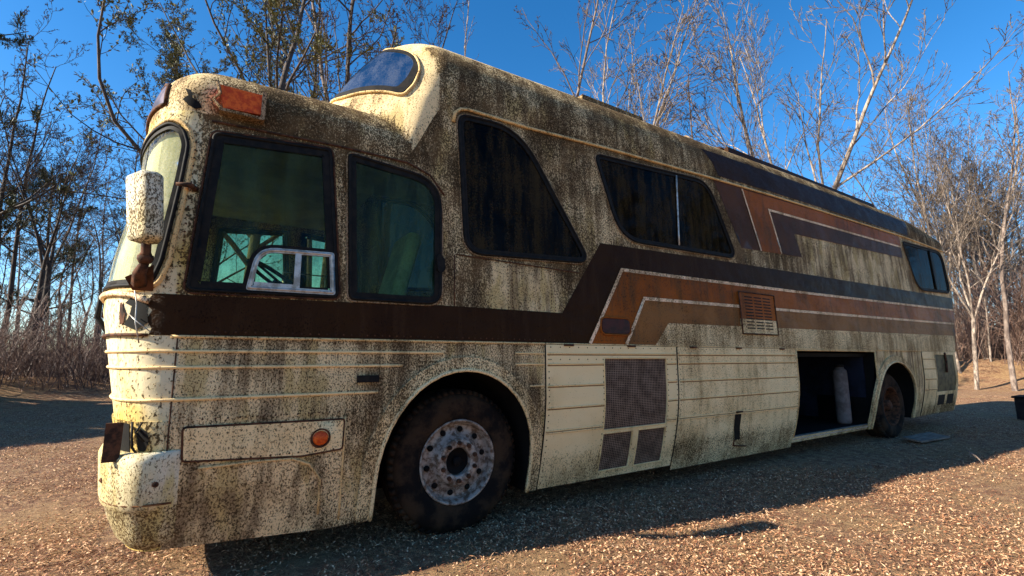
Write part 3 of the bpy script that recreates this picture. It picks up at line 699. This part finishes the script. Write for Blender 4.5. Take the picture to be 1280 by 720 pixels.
mb=MB(); mb.box((10.86,.12,3.46),(10.98,.22,3.60)); mb.build('rear_marker_lamp',M['lamp'],bus,smooth=False)
# rivets
def rivets(name,pts,mat,off=.010,r=.0055):
    mb=MB()
    for s,z in pts:
        c=[F(s+r*math.cos(a),z+r*math.sin(a),off) for a in [2*PI*k/6 for k in range(6)]]; t=F(s,z,off+.004)
        mb.add(c+[t],[(k,(k+1)%6,6) for k in range(6)])
    return tag(mb.build(name,mat,bus),kind='stuff')
P_=[]
for x in (.74,1.34,2.19,2.32,2.38,4.60): P_+=[(x,.25+.05*k) for k in range(22) if not (x in(1.34,2.19) and 0)]
for z in (1.352,1.25): P_+=[(.76+.1*k,z) for k in range(16)]
for z in (1.352,): P_+=[(2.4+.06*k,z) for k in range(37)]
rivets('lower_rivets',P_,M['rusty'],.0145,.006)
P_=[]
for x in (2.48,2.54,3.1,5.3,5.38,6.3,7.3,7.38,8.5): P_+=[(x,1.43+.045*k) for k in range(17)]
P_+=[(1.2+.06*k,1.42) for k in range(60)]+[(-1.6+.05*k,1.41) for k in range(52)]+[(.35,1.66+.028*k) for k in range(13)]+[(.39,1.66+.028*k) for k in range(13)]+[(.78,1.66+.028*k) for k in range(13)]+[(.82,1.66+.028*k) for k in range(13)]
P_+=[(-1.62+.05*k,.70+.0*k) for k in range(15)]+[(-1.62+.06*k,.93) for k in range(14)]+[(-1.79,1.62+.05*k) for k in range(19)]
rivets('body_rivets',P_,M['rusty'],.0165,.006)
# ---- cabin interior
seat=bpy.data.objects.new('driver_seat',None); COL.objects.link(seat); seat.parent=bus
mb=MB(); mb.box((-.85,.35,1.62),(-.40,.85,1.74)); mb.box((-.72,.5,1.33),(-.5,.7,1.62)); o=mb.build('seat_cushion',M['seatfab'],seat,smooth=False); bv=o.modifiers.new('b','BEVEL'); bv.width=.04; bv.segments=3
mb=MB(); mb.add([(-.50,.36,1.68),(-.38,.36,1.66),(-.38,.84,1.66),(-.50,.84,1.68),(-.34,.38,2.30),(-.22,.38,2.26),(-.22,.82,2.26),(-.34,.82,2.30)],[(0,3,2,1),(4,5,6,7),(0,1,5,4),(1,2,6,5),(2,3,7,6),(3,0,4,7)]); o=mb.build('backrest',M['seatfab'],seat,smooth=False); bv=o.modifiers.new('b','BEVEL'); bv.width=.05; bv.segments=3
mb=MB(); C_=Vector((-1.25,.62,1.82)); ax=Vector((.55,0,.83)).normalized(); u=Vector((0,1,0)); v_=ax.cross(u)
mb.tube([C_+(u*math.cos(a)+v_*math.sin(a))*.24 for a in [2*PI*k/28 for k in range(28)]],.014,6,True)
for a in (0,2.1,4.2): mb.tube([C_,C_+(u*math.cos(a)+v_*math.sin(a))*.24],.010,5)
mb.tube([C_,C_-ax*.5],.03,8); mb.build('steering_wheel',M['black'],bus)
mb=MB(); mb.box((-1.98,.45,1.33),(-1.62,2.0,1.66)); o=mb.build('dashboard',M['lining'],bus,smooth=False); bv=o.modifiers.new('b','BEVEL'); bv.width=.05; bv.segments=2
mb=MB(); mb.tube([(-1.1,1.9,1.4),(-1.1,1.9,2.1),(-.7,1.9,2.1),(-.7,1.9,1.4)],.02,6); mb.tube([(-1.1,1.9,1.8),(-.7,1.9,1.65)],.015,6); mb.build('grab_rail',M['alu'],bus)

# white rounded tank in the open locker
tk=empty('storage_tank','slim grey-white cylinder standing in the open side locker','tank',(6.60,.36,.272))
mb=MB(); mb.lathe([(0,0),(.075,.0),(.092,.02),(.097,.06),(.097,.76),(.09,.80),(.07,.82),(.06,.83),(.06,.85),(0,.85)],axis='z',n=28); mb.build('vessel',M['bin'],tk)
mb=MB(); mb.lathe([(.055,.845),(.062,.85),(.062,.885),(0,.89)],axis='z',n=20); mb.build('cap',M['rubber'],tk)
# ================================================================== GROUND
rng=np.random.default_rng(7)
def gz(x,y):
    d=math.hypot(x,y-5)
    z=0.0
    # low leaf bank on the left, beyond the nose
    z+=.62*math.exp(-((y-17.5-.15*x)/2.2)**2)*sm((8-x)/8)*(1+.2*math.sin(x*1.7)+.12*math.sin(x*3.9+y)) 
    z+=.95*math.exp(-((x*.82+y*.57-26)/1.8)**2)*sm((x-10)/6)*(1+.25*math.sin(x*1.3+y*2.1))
    z+=max(0,d-26)*.012
    if d>9: z+=.06*math.sin(x*.7+1)*math.sin(y*.6)*min(1,(d-9)/8)
    return z
def axis(lo,hi,c,fine,mx):
    out=[c]; 
    st=fine
    while out[-1]<hi:
        d=out[-1]-c; st=fine if d<34 else min(mx,fine*(1+(d-34)*.15)); out.append(out[-1]+st)
    neg=[c]
    while neg[-1]>lo:
        d=c-neg[-1]; st=fine if d<34 else min(mx,fine*(1+(d-34)*.15)); neg.append(neg[-1]-st)
    return neg[::-1]+out[1:]
XS=axis(-500,500,4,.5,40); YS=axis(-300,600,8,.5,40)
mb=MB(); mb.v=[(x,y,gz(x,y)) for x in XS for y in YS]; mb.g=[0]*len(mb.v); ny=len(YS)
mb.f=[(i*ny+j,(i+1)*ny+j,(i+1)*ny+j+1,i*ny+j+1) for i in range(len(XS)-1) for j in range(ny-1)]
m=NT('leaf_litter_ground'); v=m.coord(); v2=m.coord((1,1.7,1))
a=m.noise(v2,38,5,.7,.6); b=m.noise(v,9,4,.65,.5); c=m.noise(v,.9,3,.6); e=m.noise(v,90,3,.7)
c1=m.mix(m.ramp(a,.38,.62),(.05,.014,.005),(.58,.32,.15)); c2=m.mix(m.ramp(e,.4,.65),c1,(.55,.34,.17)); 
c3=m.mix(m.ramp(b,.42,.6,0,.75),c2,(.16,.06,.025)); c4=m.mix(m.ramp(c,.45,.62,0,.5),c3,(.36,.22,.09)); m.col(c4); m.rough(.95)
m.bump(m.math('MULTIPLY_ADD',a,1.,m.math('MULTIPLY',e,.5)),1.,.05)
go=mb.build('ground',m.m); tag(go,kind='structure')
# leaves: bent quads
m=NT('dead_leaves'); g=m.n('ShaderNodeNewGeometry'); rp=m.n('ShaderNodeValToRGB'); m.L(g.outputs['Random Per Island'],rp.inputs[0])
rp.color_ramp.elements[0].color=(.07,.020,.009,1); rp.color_ramp.elements[1].color=(.82,.54,.32,1)
for p_,c_ in ((.25,(.16,.048,.019,1)),(.5,(.40,.185,.085,1)),(.75,(.62,.35,.18,1))): x=rp.color_ramp.elements.new(p_); x.color=c_
m.L(rp.outputs[0],m.b.inputs['Base Color']); m.rough(.8)
def leafset(name,n,xy,size,kind='leaf'):
    P=xy; n=len(P)
    z=np.array([gz(x,y) for x,y in P])
    th=rng.uniform(0,2*PI,n); L_=size*rng.uniform(.5,1.3,n); Wd=L_*(rng.uniform(.35,.7,n) if kind=='leaf' else rng.uniform(.06,.12,n))
    dx=np.cos(th); dy=np.sin(th); tilt=rng.uniform(-.6,.6,n); roll=rng.uniform(-.7,.7,n); h=rng.uniform(.004,.022,n)
    c=np.stack([P[:,0],P[:,1],z+h],1)
    d=np.stack([dx*np.cos(tilt),dy*np.cos(tilt),np.sin(tilt)],1); s_=np.stack([-dy*np.cos(roll),dx*np.cos(roll),np.sin(roll)],1)
    v0=c-d*L_[:,None]/2; v2=c+d*L_[:,None]/2+np.array([0,0,1])*(L_*.15)[:,None]; v1=c+s_*Wd[:,None]/2+np.array([0,0,1])*(L_*.12)[:,None]; v3=c-s_*Wd[:,None]/2+np.array([0,0,1])*(L_*.12)[:,None]
    V=np.stack([v0,v1,v2,v3],1).reshape(-1,3); V[:,2]=np.maximum(V[:,2],np.repeat(z,4)+.001)
    me=bpy.data.meshes.new(name); me.vertices.add(4*n); me.vertices.foreach_set('co',V.ravel()); me.loops.add(6*n); me.polygons.add(2*n)
    I=np.arange(n)[:,None]*4; li=np.concatenate([I+0,I+1,I+2,I+0,I+2,I+3],1).ravel()
    me.loops.foreach_set('vertex_index',li); me.polygons.foreach_set('loop_start',np.arange(2*n)*3); me.polygons.foreach_set('loop_total',np.full(2*n,3)); me.update(calc_edges=True); me.validate()
    me.materials.append(m.m); o=bpy.data.objects.new(name,me); COL.objects.link(o); tag(o,kind='stuff'); return o
def scatter(n,rmax,p=1.6):
    out=[]
    r=rmax*rng.random(n*2)**p; a=rng.uniform(-.35,1.60,n*2)     # azimuth from +Y towards +X
    x=-1.5+r*np.sin(a+0.0); y=-3.0+r*np.cos(a)
    k=~((x>-2.2)&(x<10.6)&(y>1.2)&(y<2.3))
    f=np.sin(x*2.3+np.sin(y*1.7)*1.5)+np.sin(y*3.1+x*.9)+np.sin(x*7.1-y*5.3)*.6+np.sin(x*.7+y*.5+1)*.8
    k&=rng.random(len(x))<np.clip(.62+.28*f,.12,1)
    P=np.stack([x,y],1)[k][:n]; return P
o=leafset('fallen_leaves',0,scatter(260000,22,1.2),.019); tag(o,'brown and tan dead leaves lying all over the ground','leaves')
o=leafset('dry_grass',0,scatter(150000,15,1.1),.042,'straw'); tag(o,'straw-coloured dead grass blades matted on the ground','grass')

# ================================================================== TREES
def frame(d):
    u=d.cross(Vector((0,0,1)))
    if u.length<1e-3: u=Vector((1,0,0))
    u.normalize(); return u,u.cross(d).normalized()
class Tree:
    def __init__(s,seed,H,r0,maxl=4,up=.25,ang=(28,52),fork=0,clear=.3,kids=(11,7,5,4),lr=.55,wob=.10,tw=.0105,foliage=None,lens=(1,1)):
        s.r=random.Random(seed); s.T=MB(); s.C=MB(); s.N=MB(); s.__dict__.update(H=H,maxl=maxl,up=up,ang=ang,kids=kids,lr=lr,wob=wob,tw=tw,clear=clear,fol=foliage)
        if fork:
            base=Vector((0,0,-.2)); h=H*clear
            p=s.path(base,Vector((0,0,1)),h,r0,r0*.85,5,.03); s.T.tube([q for q,_ in p],[r for _,r in p],9,cap=False)
            top=p[-1][0]
            a0=s.r.uniform(0,6.28)
            for k in range(fork):
                a=a0+2*PI*k/fork+s.r.uniform(-.4,.4); t=R(s.r.uniform(9,26)); d=Vector((math.cos(a)*math.sin(t),math.sin(a)*math.sin(t),math.cos(t)))
                s.clear=.15; s.grow(top,d,(H-h)*s.r.uniform(.75,1.05),r0*.85*s.r.uniform(.55,.75),0)
        else: s.grow(Vector((0,0,-.2)),Vector((s.r.uniform(-.06,.06),s.r.uniform(-.06,.06),1)).normalized(),H,r0,0)
    def path(s,p,d,L,r0,r1,n,w):
        out=[(p.copy(),r0)]; 
        for i in range(n):
            d=(d+Vector((s.r.gauss(0,w),s.r.gauss(0,w),s.r.gauss(0,w)))).normalized(); p=p+d*L/n; out.append((p.copy(),r0+(r1-r0)*((i+1)/n)**.9))
        return out
    def grow(s,p,d,L,r,lvl):
        n=[12,8,5,4,3][lvl]; w=[.05,.13,.16,.2,.25][lvl]*(s.wob/.10); pts=[(p.copy(),r)]; dirs=[d]
        rt=max(s.tw*.6,r*(.15 if lvl==0 else .25))
        for i in range(n):
            upv=Vector((0,0,1))*s.up*(.35 if lvl else .1)
            d=(d+upv+Vector((s.r.gauss(0,w),s.r.gauss(0,w),s.r.gauss(0,w*.7)))).normalized()
            p=p+d*L/n; pts.append((p.copy(),r+(rt-r)*((i+1)/n)**.85)); dirs.append(d)
        mbx=s.T if lvl<=1 else s.C
        mbx.tube([q for q,_ in pts],[x for _,x in pts],[9,6,4,3,3][lvl],cap=False)
        if s.fol and lvl>=s.maxl-1: s.fol(s,pts,dirs,lvl)
        if lvl>=s.maxl: return
        nk=s.kids[lvl]; st=s.clear if lvl==0 else .18
        for k in range(nk):
            f=st+(1-st)*((k+s.r.random())/nk); i=min(n-1,int(f*n)); t=f*n-i
            q=pts[i][0].lerp(pts[i+1][0],t); rr=pts[i][1]+(pts[i+1][1]-pts[i][1])*t
            u,v=frame(dirs[i]); a=s.r.uniform(0,2*PI); g=R(s.r.uniform(*s.ang))
            nd=(dirs[i]*math.cos(g)+(u*math.cos(a)+v*math.sin(a))*math.sin(g)).normalized()
            ll=L*s.lr*(1.15-f*.75)*s.r.uniform(.7,1.15); 
            s.grow(q,nd,ll,max(s.tw,rr*s.r.uniform(.42,.62)),lvl+1)
def needles(size,num,prob=1.,wd=.05):
    def fn(s,pts,dirs,lvl):
        for i in range(1,len(pts)):
            if s.r.random()>prob: continue
            p=pts[i][0]
            for k in range(num):
                d=(dirs[min(i,len(dirs)-1)]*.5+Vector((s.r.gauss(0,.6),s.r.gauss(0,.6),s.r.gauss(0,.6)+.15))).normalized(); L=size*s.r.uniform(.5,1.1)
                u,v=frame(d); wv=u*(L*wd*s.r.uniform(.6,1.5)); q=p+d*L*.15
                s.N.add([q-wv*.4,q+d*L*.6-wv,p+d*L,q+d*L*.6+wv],[(0,1,2,3)])
    return fn
def buds(prob=.5):
    def fn(s,pts,dirs,lvl):
        for i in range(1,len(pts)):
            if s.r.random()>prob: continue
            p=pts[i][0]; d=Vector((s.r.gauss(0,1),s.r.gauss(0,1),s.r.gauss(0,1))).normalized(); u,v=frame(d); L=s.r.uniform(.03,.07)
            s.N.add([p,p+d*L*.5+u*L*.35,p+d*L,p+d*L*.5-u*L*.35],[(0,1,2,3)])
    return fn
def bark(name,c,c2,sc=9):
    m=NT(name); n=m.noise(m.coord((1,1,.25)),sc,6,.7); n2=m.noise(m.coord(),1.1,3,.6)
    m.col(m.mix(m.ramp(n2,.4,.6,0,.5),m.mix(m.ramp(n,.4,.6),c,c2),c2)); m.rough(.9); m.bump(n,.8,.03); return m.m
M['bark_pale']=bark('pale_grey_bark',(.40,.32,.25),(.09,.065,.05)); M['bark_dark']=bark('dark_bark',(.10,.075,.06),(.035,.025,.02)); M['bark_mid']=bark('grey_brown_bark',(.26,.20,.16),(.10,.07,.055))
M['twig']=simple('twigs',(.085,.063,.047),(.038,.027,.021),3,.9); M['twig_pale']=simple('pale_twigs',(.20,.16,.125),(.055,.042,.033),3,.9); M['twig_dark']=simple('dark_twigs',(.045,.032,.028),(.025,.018,.016),3,.9)
def folmat(name,cs):
    m=NT(name); g=m.n('ShaderNodeNewGeometry'); rp=m.n('ShaderNodeValToRGB'); m.L(g.outputs['Random Per Island'],rp.inputs[0])
    rp.color_ramp.elements[0].color=(*cs[0],1); rp.color_ramp.elements[1].color=(*cs[-1],1)
    for i,c in enumerate(cs[1:-1]): x=rp.color_ramp.elements.new((i+1)/(len(cs)-1)); x.color=(*c,1)
    m.L(rp.outputs[0],m.b.inputs['Base Color']); m.rough(.6); return m.m
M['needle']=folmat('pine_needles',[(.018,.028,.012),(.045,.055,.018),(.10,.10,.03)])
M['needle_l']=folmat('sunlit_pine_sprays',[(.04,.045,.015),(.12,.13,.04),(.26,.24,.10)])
M['deadleaf']=folmat('clinging_dead_leaves',[(.05,.02,.012),(.14,.06,.03),(.28,.13,.07)])
def proto(name,t,bk,tw,nm=None,nname='foliage'):
    parts=[('trunk',t.T,bk),('crown',t.C,tw)]
    if t.N.v and nm: parts.append((nname,t.N,nm))
    out=[]
    for n_,mb_,mt in parts:
        o=mb_.build(n_,mt,None); COL.objects.unlink(o); out.append(o)
    return (name,out)
def azdir(px): return YAW+math.atan((px-640)/582.)
def plant(pr,px,dist,s=1.,rz=None,label='',cat='tree',group=None,dz=0,tilt=None,hs=1.):
    a=azdir(px); x=CAM.x+dist*math.sin(a); y=CAM.y+dist*math.cos(a)
    r=empty(pr[0],label,cat,(x,y,gz(x,y)+dz),group,rz if rz is not None else random.Random(px*7+dist).uniform(0,6.28)); r.scale=(s,s,s*hs)
    if tilt: r.rotation_euler=(tilt[0],tilt[1],r.rotation_euler[2])
    for o in pr[1]:
        c=o.copy(); c.name=o.name; COL.objects.link(c); c.parent=r
    return r
PT={}
PT['pale1']=proto('bare_tree',Tree(11,17,.19,fork=3,clear=.22,kids=(10,6,5,3),up=.28,ang=(22,45),foliage=buds(.10)),M['bark_pale'],M['twig_pale'],M['deadleaf'],'clinging_leaves')
PT['pale2']=proto('bare_tree',Tree(23,16,.13,fork=4,clear=.30,kids=(8,6,4,3),up=.22,ang=(25,50),foliage=buds(.08)),M['bark_pale'],M['twig_pale'],M['deadleaf'],'clinging_leaves')
PT['mid1']=proto('bare_tree',Tree(31,18,.125,clear=.35,kids=(14,6,5,3),up=.2,ang=(28,55),lr=.38,foliage=buds(.12)),M['bark_mid'],M['twig'],M['deadleaf'],'clinging_leaves')
PT['mid2']=proto('bare_tree',Tree(37,15,.15,fork=2,clear=.4,kids=(8,6,5,3),up=.15,ang=(30,60),wob=.14,foliage=buds(.12)),M['bark_mid'],M['twig'],M['deadleaf'],'clinging_leaves')
PT['dark1']=proto('bare_tree',Tree(41,18,.15,clear=.40,kids=(13,7,5,4),up=.18,ang=(28,58),lr=.36,foliage=buds(.25)),M['bark_dark'],M['twig_dark'],M['deadleaf'],'clinging_leaves')
PT['dark2']=proto('bare_tree',Tree(47,16,.16,fork=2,clear=.45,kids=(9,7,5,4),up=.2,ang=(30,55),foliage=buds(.25)),M['bark_dark'],M['twig_dark'],M['deadleaf'],'clinging_leaves')
PT['slim']=proto('slender_tree',Tree(53,15,.085,clear=.45,kids=(11,5,4,3),up=.3,ang=(25,45),lr=.26,tw=.006),M['bark_pale'],M['twig_pale'])
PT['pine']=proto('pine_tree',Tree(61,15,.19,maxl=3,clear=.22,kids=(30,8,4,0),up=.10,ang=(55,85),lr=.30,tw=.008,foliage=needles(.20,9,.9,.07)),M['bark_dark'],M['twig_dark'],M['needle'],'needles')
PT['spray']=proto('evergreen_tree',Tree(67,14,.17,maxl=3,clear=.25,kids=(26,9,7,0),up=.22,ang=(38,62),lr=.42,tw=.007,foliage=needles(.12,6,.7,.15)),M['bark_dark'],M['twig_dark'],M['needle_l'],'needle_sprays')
# named trees that stand out, left to right
plant(PT['pine'],-150,19,.95,3.6,'dark pine reaching into the top left corner from outside the frame')
plant(PT['pine'],38,25,.62,2.0,'small dark pine low at the left edge, in front of the bare woods')
plant(PT['dark2'],45,23,.62,.4,'bare spreading tree at the far left with its trunk lit on one side')
plant(PT['mid2'],118,25,.6,1.3,'dark bare tree standing just left of the coach front mirror')
plant(PT['spray'],300,12.5,.98,.9,'feathery evergreen with long boughs sweeping left above the coach cab')
plant(PT['spray'],225,18,.8,3.9,'smaller feathery evergreen behind the coach nose')
plant(PT['dark1'],405,15,1.0,2.2,'slender dark trunk just left of the raised roof window')
plant(PT['mid1'],447,17,1.15,.2,'thick light-brown trunk directly above the raised roof window')
plant(PT['dark2'],475,19,1.05,4.2,'dark forked tree leaning right behind the raised roof window')
plant(PT['dark1'],375,20,1.05,5.2,'dark bare tree behind the evergreen boughs over the cab')
plant(PT['slim'],592,17,1.15,1.2,'thin dark stem rising behind the roof above the first big side window')
plant(PT['mid1'],652,18,1.1,2.9,'straight brown stem rising behind the roof, tilted slightly left',tilt=(0,-.05))
plant(PT['pale2'],775,19,1.15,.8,'pale forked tree behind the roof hatch with wide crooked limbs')
plant(PT['mid2'],868,21,1.0,2.6,'crooked bare tree between the roof hatch and the tall pale tree')
plant(PT['pale1'],1003,24,1.22,.35,'tall multi-stemmed pale tree behind the rear half of the roof, limbs reaching right')
plant(PT['pale2'],1045,33,.85,4.4,'pale bare tree lower and right of the tall multi-stemmed tree')
plant(PT['pale1'],1232,34,.98,2.0,'pale-limbed tree standing highest near the right edge')
plant(PT['mid1'],1262,27,.78,3.3,'straight grey-brown bare tree at the right edge')
plant(PT['pale2'],1215,27,.62,5.1,'pale double trunk standing just right of the coach rear')
# the rows behind
rd=random.Random(5); kinds=['pale1','pale2','mid1','mid2','dark1','dark2','slim']
def row(n,x0,x1,d0,d1,s0,s1,ks,label,group):
    for k in range(n):
        px=x0+(x1-x0)*(k+rd.random())/n; plant(PT[rd.choice(ks)],px,rd.uniform(d0,d1),rd.uniform(s0,s1),rd.uniform(0,6.28),label,'tree',group)
row(24,-90,200,20,42,.42,.70,['mid1','dark1','dark2','mid2','slim'],'bare tree in the thick woods left of the coach','bare trees in the woods on the left')
row(7,480,1010,34,55,.75,1.05,['mid2','pale2','mid1','pale1'],'bare tree crown showing above the coach roof behind nearer trees','bare trees behind the coach roof')
row(22,1010,1370,38,64,.6,.95,['pale1','pale2','mid1','slim','mid2'],'bare tree in the dense far row behind the coach tail','bare trees in the row behind the coach tail')
row(24,1175,1330,29,44,.5,.9,['slim','pale2','slim'],'slender pale trunk in the thicket right of the coach tail','slender trunks right of the coach tail')
# an evergreen outside the frame, whose shade lies across the ground on the left
for (x,y,s) in ((-15,8.6,.5),(-17,10.5,.55)):
    pass
PT['bush']=proto('holly_bush',Tree(71,4.2,.10,maxl=3,fork=5,clear=.08,kids=(12,8,5,0),up=.1,ang=(35,75),lr=.6,tw=.006,foliage=needles(.16,9,1,.3)),M['bark_dark'],M['twig_dark'],M['needle'],'leaves')
for i,(x,y,s) in enumerate(((-10.9,9.4,.9),(-11.6,11.2,1.0),(-12.2,13.0,1.0))):
    r=empty('holly_bush','dense dark bush outside the frame at the left, shading the ground','bush',(x,y,0),'bushes beside the clearing',i*1.7); r.scale=(s*1.2,s*1.2,s)
    for o in PT['bush'][1]: c=o.copy(); COL.objects.link(c); c.parent=r
# undergrowth: thin saplings and brush at the wood's edge, one mass
def brush(name,n,px0,px1,d0,d1,h0,h1,mat,label,seed,ring=False):
    rr=random.Random(seed); mb=MB()
    for k in range(n):
        a=R(rr.uniform(px0,px1)) if ring else azdir(rr.uniform(px0,px1)); d=rr.uniform(d0,d1); x=CAM.x+d*math.sin(a); y=CAM.y+d*math.cos(a); p=Vector((x,y,gz(x,y)-.05)); H=rr.uniform(h0,h1)*(.4+rr.random())
        dr=Vector((rr.gauss(0,.25),rr.gauss(0,.25),1)).normalized(); pts=[p]; 
        for i in range(4): dr=(dr+Vector((rr.gauss(0,.16),rr.gauss(0,.16),0))).normalized(); pts.append(pts[-1]+dr*H/4)
        r0=.005+.0035*H; mb.tube(pts,[r0,r0*.8,r0*.6,r0*.45,r0*.25],3,cap=False)
        for j in range(int(6+H*3)):
            i=rr.randint(1,3); q=pts[i].lerp(pts[i+1],rr.random()); dd=(dr+Vector((rr.gauss(0,.7),rr.gauss(0,.7),rr.gauss(.1,.3)))).normalized(); l=H*rr.uniform(.12,.4)
            m1=q+dd*l*.5; m2=m1+(dd+Vector((rr.gauss(0,.3),rr.gauss(0,.3),rr.gauss(.1,.2))))*l*.5; mb.tube([q,m1,m2],[r0*.5,r0*.4,r0*.2],3,cap=False)
    o=mb.build(name,mat); tag(o,label,'undergrowth',kind='stuff')
M['brush']=folmat('brush_stems',[(.10,.055,.04),(.20,.12,.085),(.32,.22,.17)])
M['brushd']=folmat('dark_brush_stems',[(.06,.032,.026),(.13,.07,.05),(.20,.12,.09)])
brush('undergrowth',3000,-120,215,18.5,34,.5,2.3,M['brushd'],'tangled reddish-brown brush under the woods on the left',1)
brush('undergrowth',3600,1000,1400,31,56,1.,4.5,M['brush'],'tangle of bare saplings and brush under the trees on the right',2)
brush('undergrowth',900,215,1000,30,50,1.5,4.,M['brush'],'bare brush behind the coach, glimpsed through its cab windows',3)

brush('undergrowth',1500,93,250,26,40,1.5,4.5,M['brush'],'brush at the wood edge behind the photographer, seen only in reflections',4,True)

# ================================================================== SMALL THINGS
# board on the ground by the rear wheel
mb=MB(); mb.add([(7.25,-.34,.03),(8.2,-.40,.025),(8.28,-.12,.05),(7.35,-.08,.045),(7.25,-.34,.055),(8.2,-.40,.05),(8.28,-.12,.075),(7.35,-.08,.07)],[(0,3,2,1),(4,5,6,7),(0,1,5,4),(1,2,6,5),(2,3,7,6),(3,0,4,7)])
o=mb.build('wooden_board',simple('grey_plank',(.24,.19,.15),(.13,.10,.08),12,.9,stretch=(.3,3,1)),smooth=False); tag(o,'weathered grey board lying flat on the ground beside the rear wheel','board')
# dark block at the right edge
bl=empty('wooden_crate','dark square block standing on the ground at the right edge of the clearing','block',(12.42,-.66,0),rz=0.0)
mb=MB(); mb.box((-.02,-.30,0.0),(.62,.34,.44)); o=mb.build('crate_side',simple('charred_wood',(.012,.010,.012),(.022,.018,.016),7,.9),bl,smooth=False); bv=o.modifiers.new('b','BEVEL'); bv.width=.01
mb=MB(); mb.box((-.05,-.33,.44),(.65,.37,.48)); mb.build('lid',M['black'],bl,smooth=False)
# fallen sticks
mb=MB(); d=Vector((.6,.75,.55)).normalized(); p=Vector((6.25,-1.22,.01)); l=.22; mb.tube([p,p+d*l*.5+Vector((0,0,.02)),p+d*l],[.009,.007,.004],6); mb.tube([p+d*l*.5,p+d*l*.7+Vector((-.03,.05,.06))],[.006,.003],5)
o=mb.build('twig',M['bark_mid']); tag(o,'short pale twig sticking up at the edge of the coach shadow','twig')

# ================================================================== WOODS AROUND THE CLEARING (mirrored in the glass)
def plant_xy(pr,x,y,s,label,group):
    r=empty(pr[0],label,'tree',(x,y,gz(x,y)),group,rd.uniform(0,6.28)); r.scale=(s,s,s)
    for o in pr[1]: c=o.copy(); COL.objects.link(c); c.parent=r
for k in range(16):
    a=R(100+150*(k+rd.random())/16); d=rd.uniform(26,40)
    plant_xy(PT[['mid1','mid2','pale2','spray','pale1'][k%5]],d*math.sin(a)+4,-3+d*math.cos(a),rd.uniform(.7,1.1),'tree in the woods behind the photographer, only mirrored in the coach windows','trees behind the photographer')

for k in range(9):
    a=R(98+30*(k+rd.random())/9); d=rd.uniform(24,34)
    plant_xy(PT[['spray','mid1','pine'][k%3]],d*math.sin(a)+2,-3+d*math.cos(a),rd.uniform(.9,1.15),'evergreen or bare tree right of the photographer, mirrored in the coach tail window','trees right of the photographer')
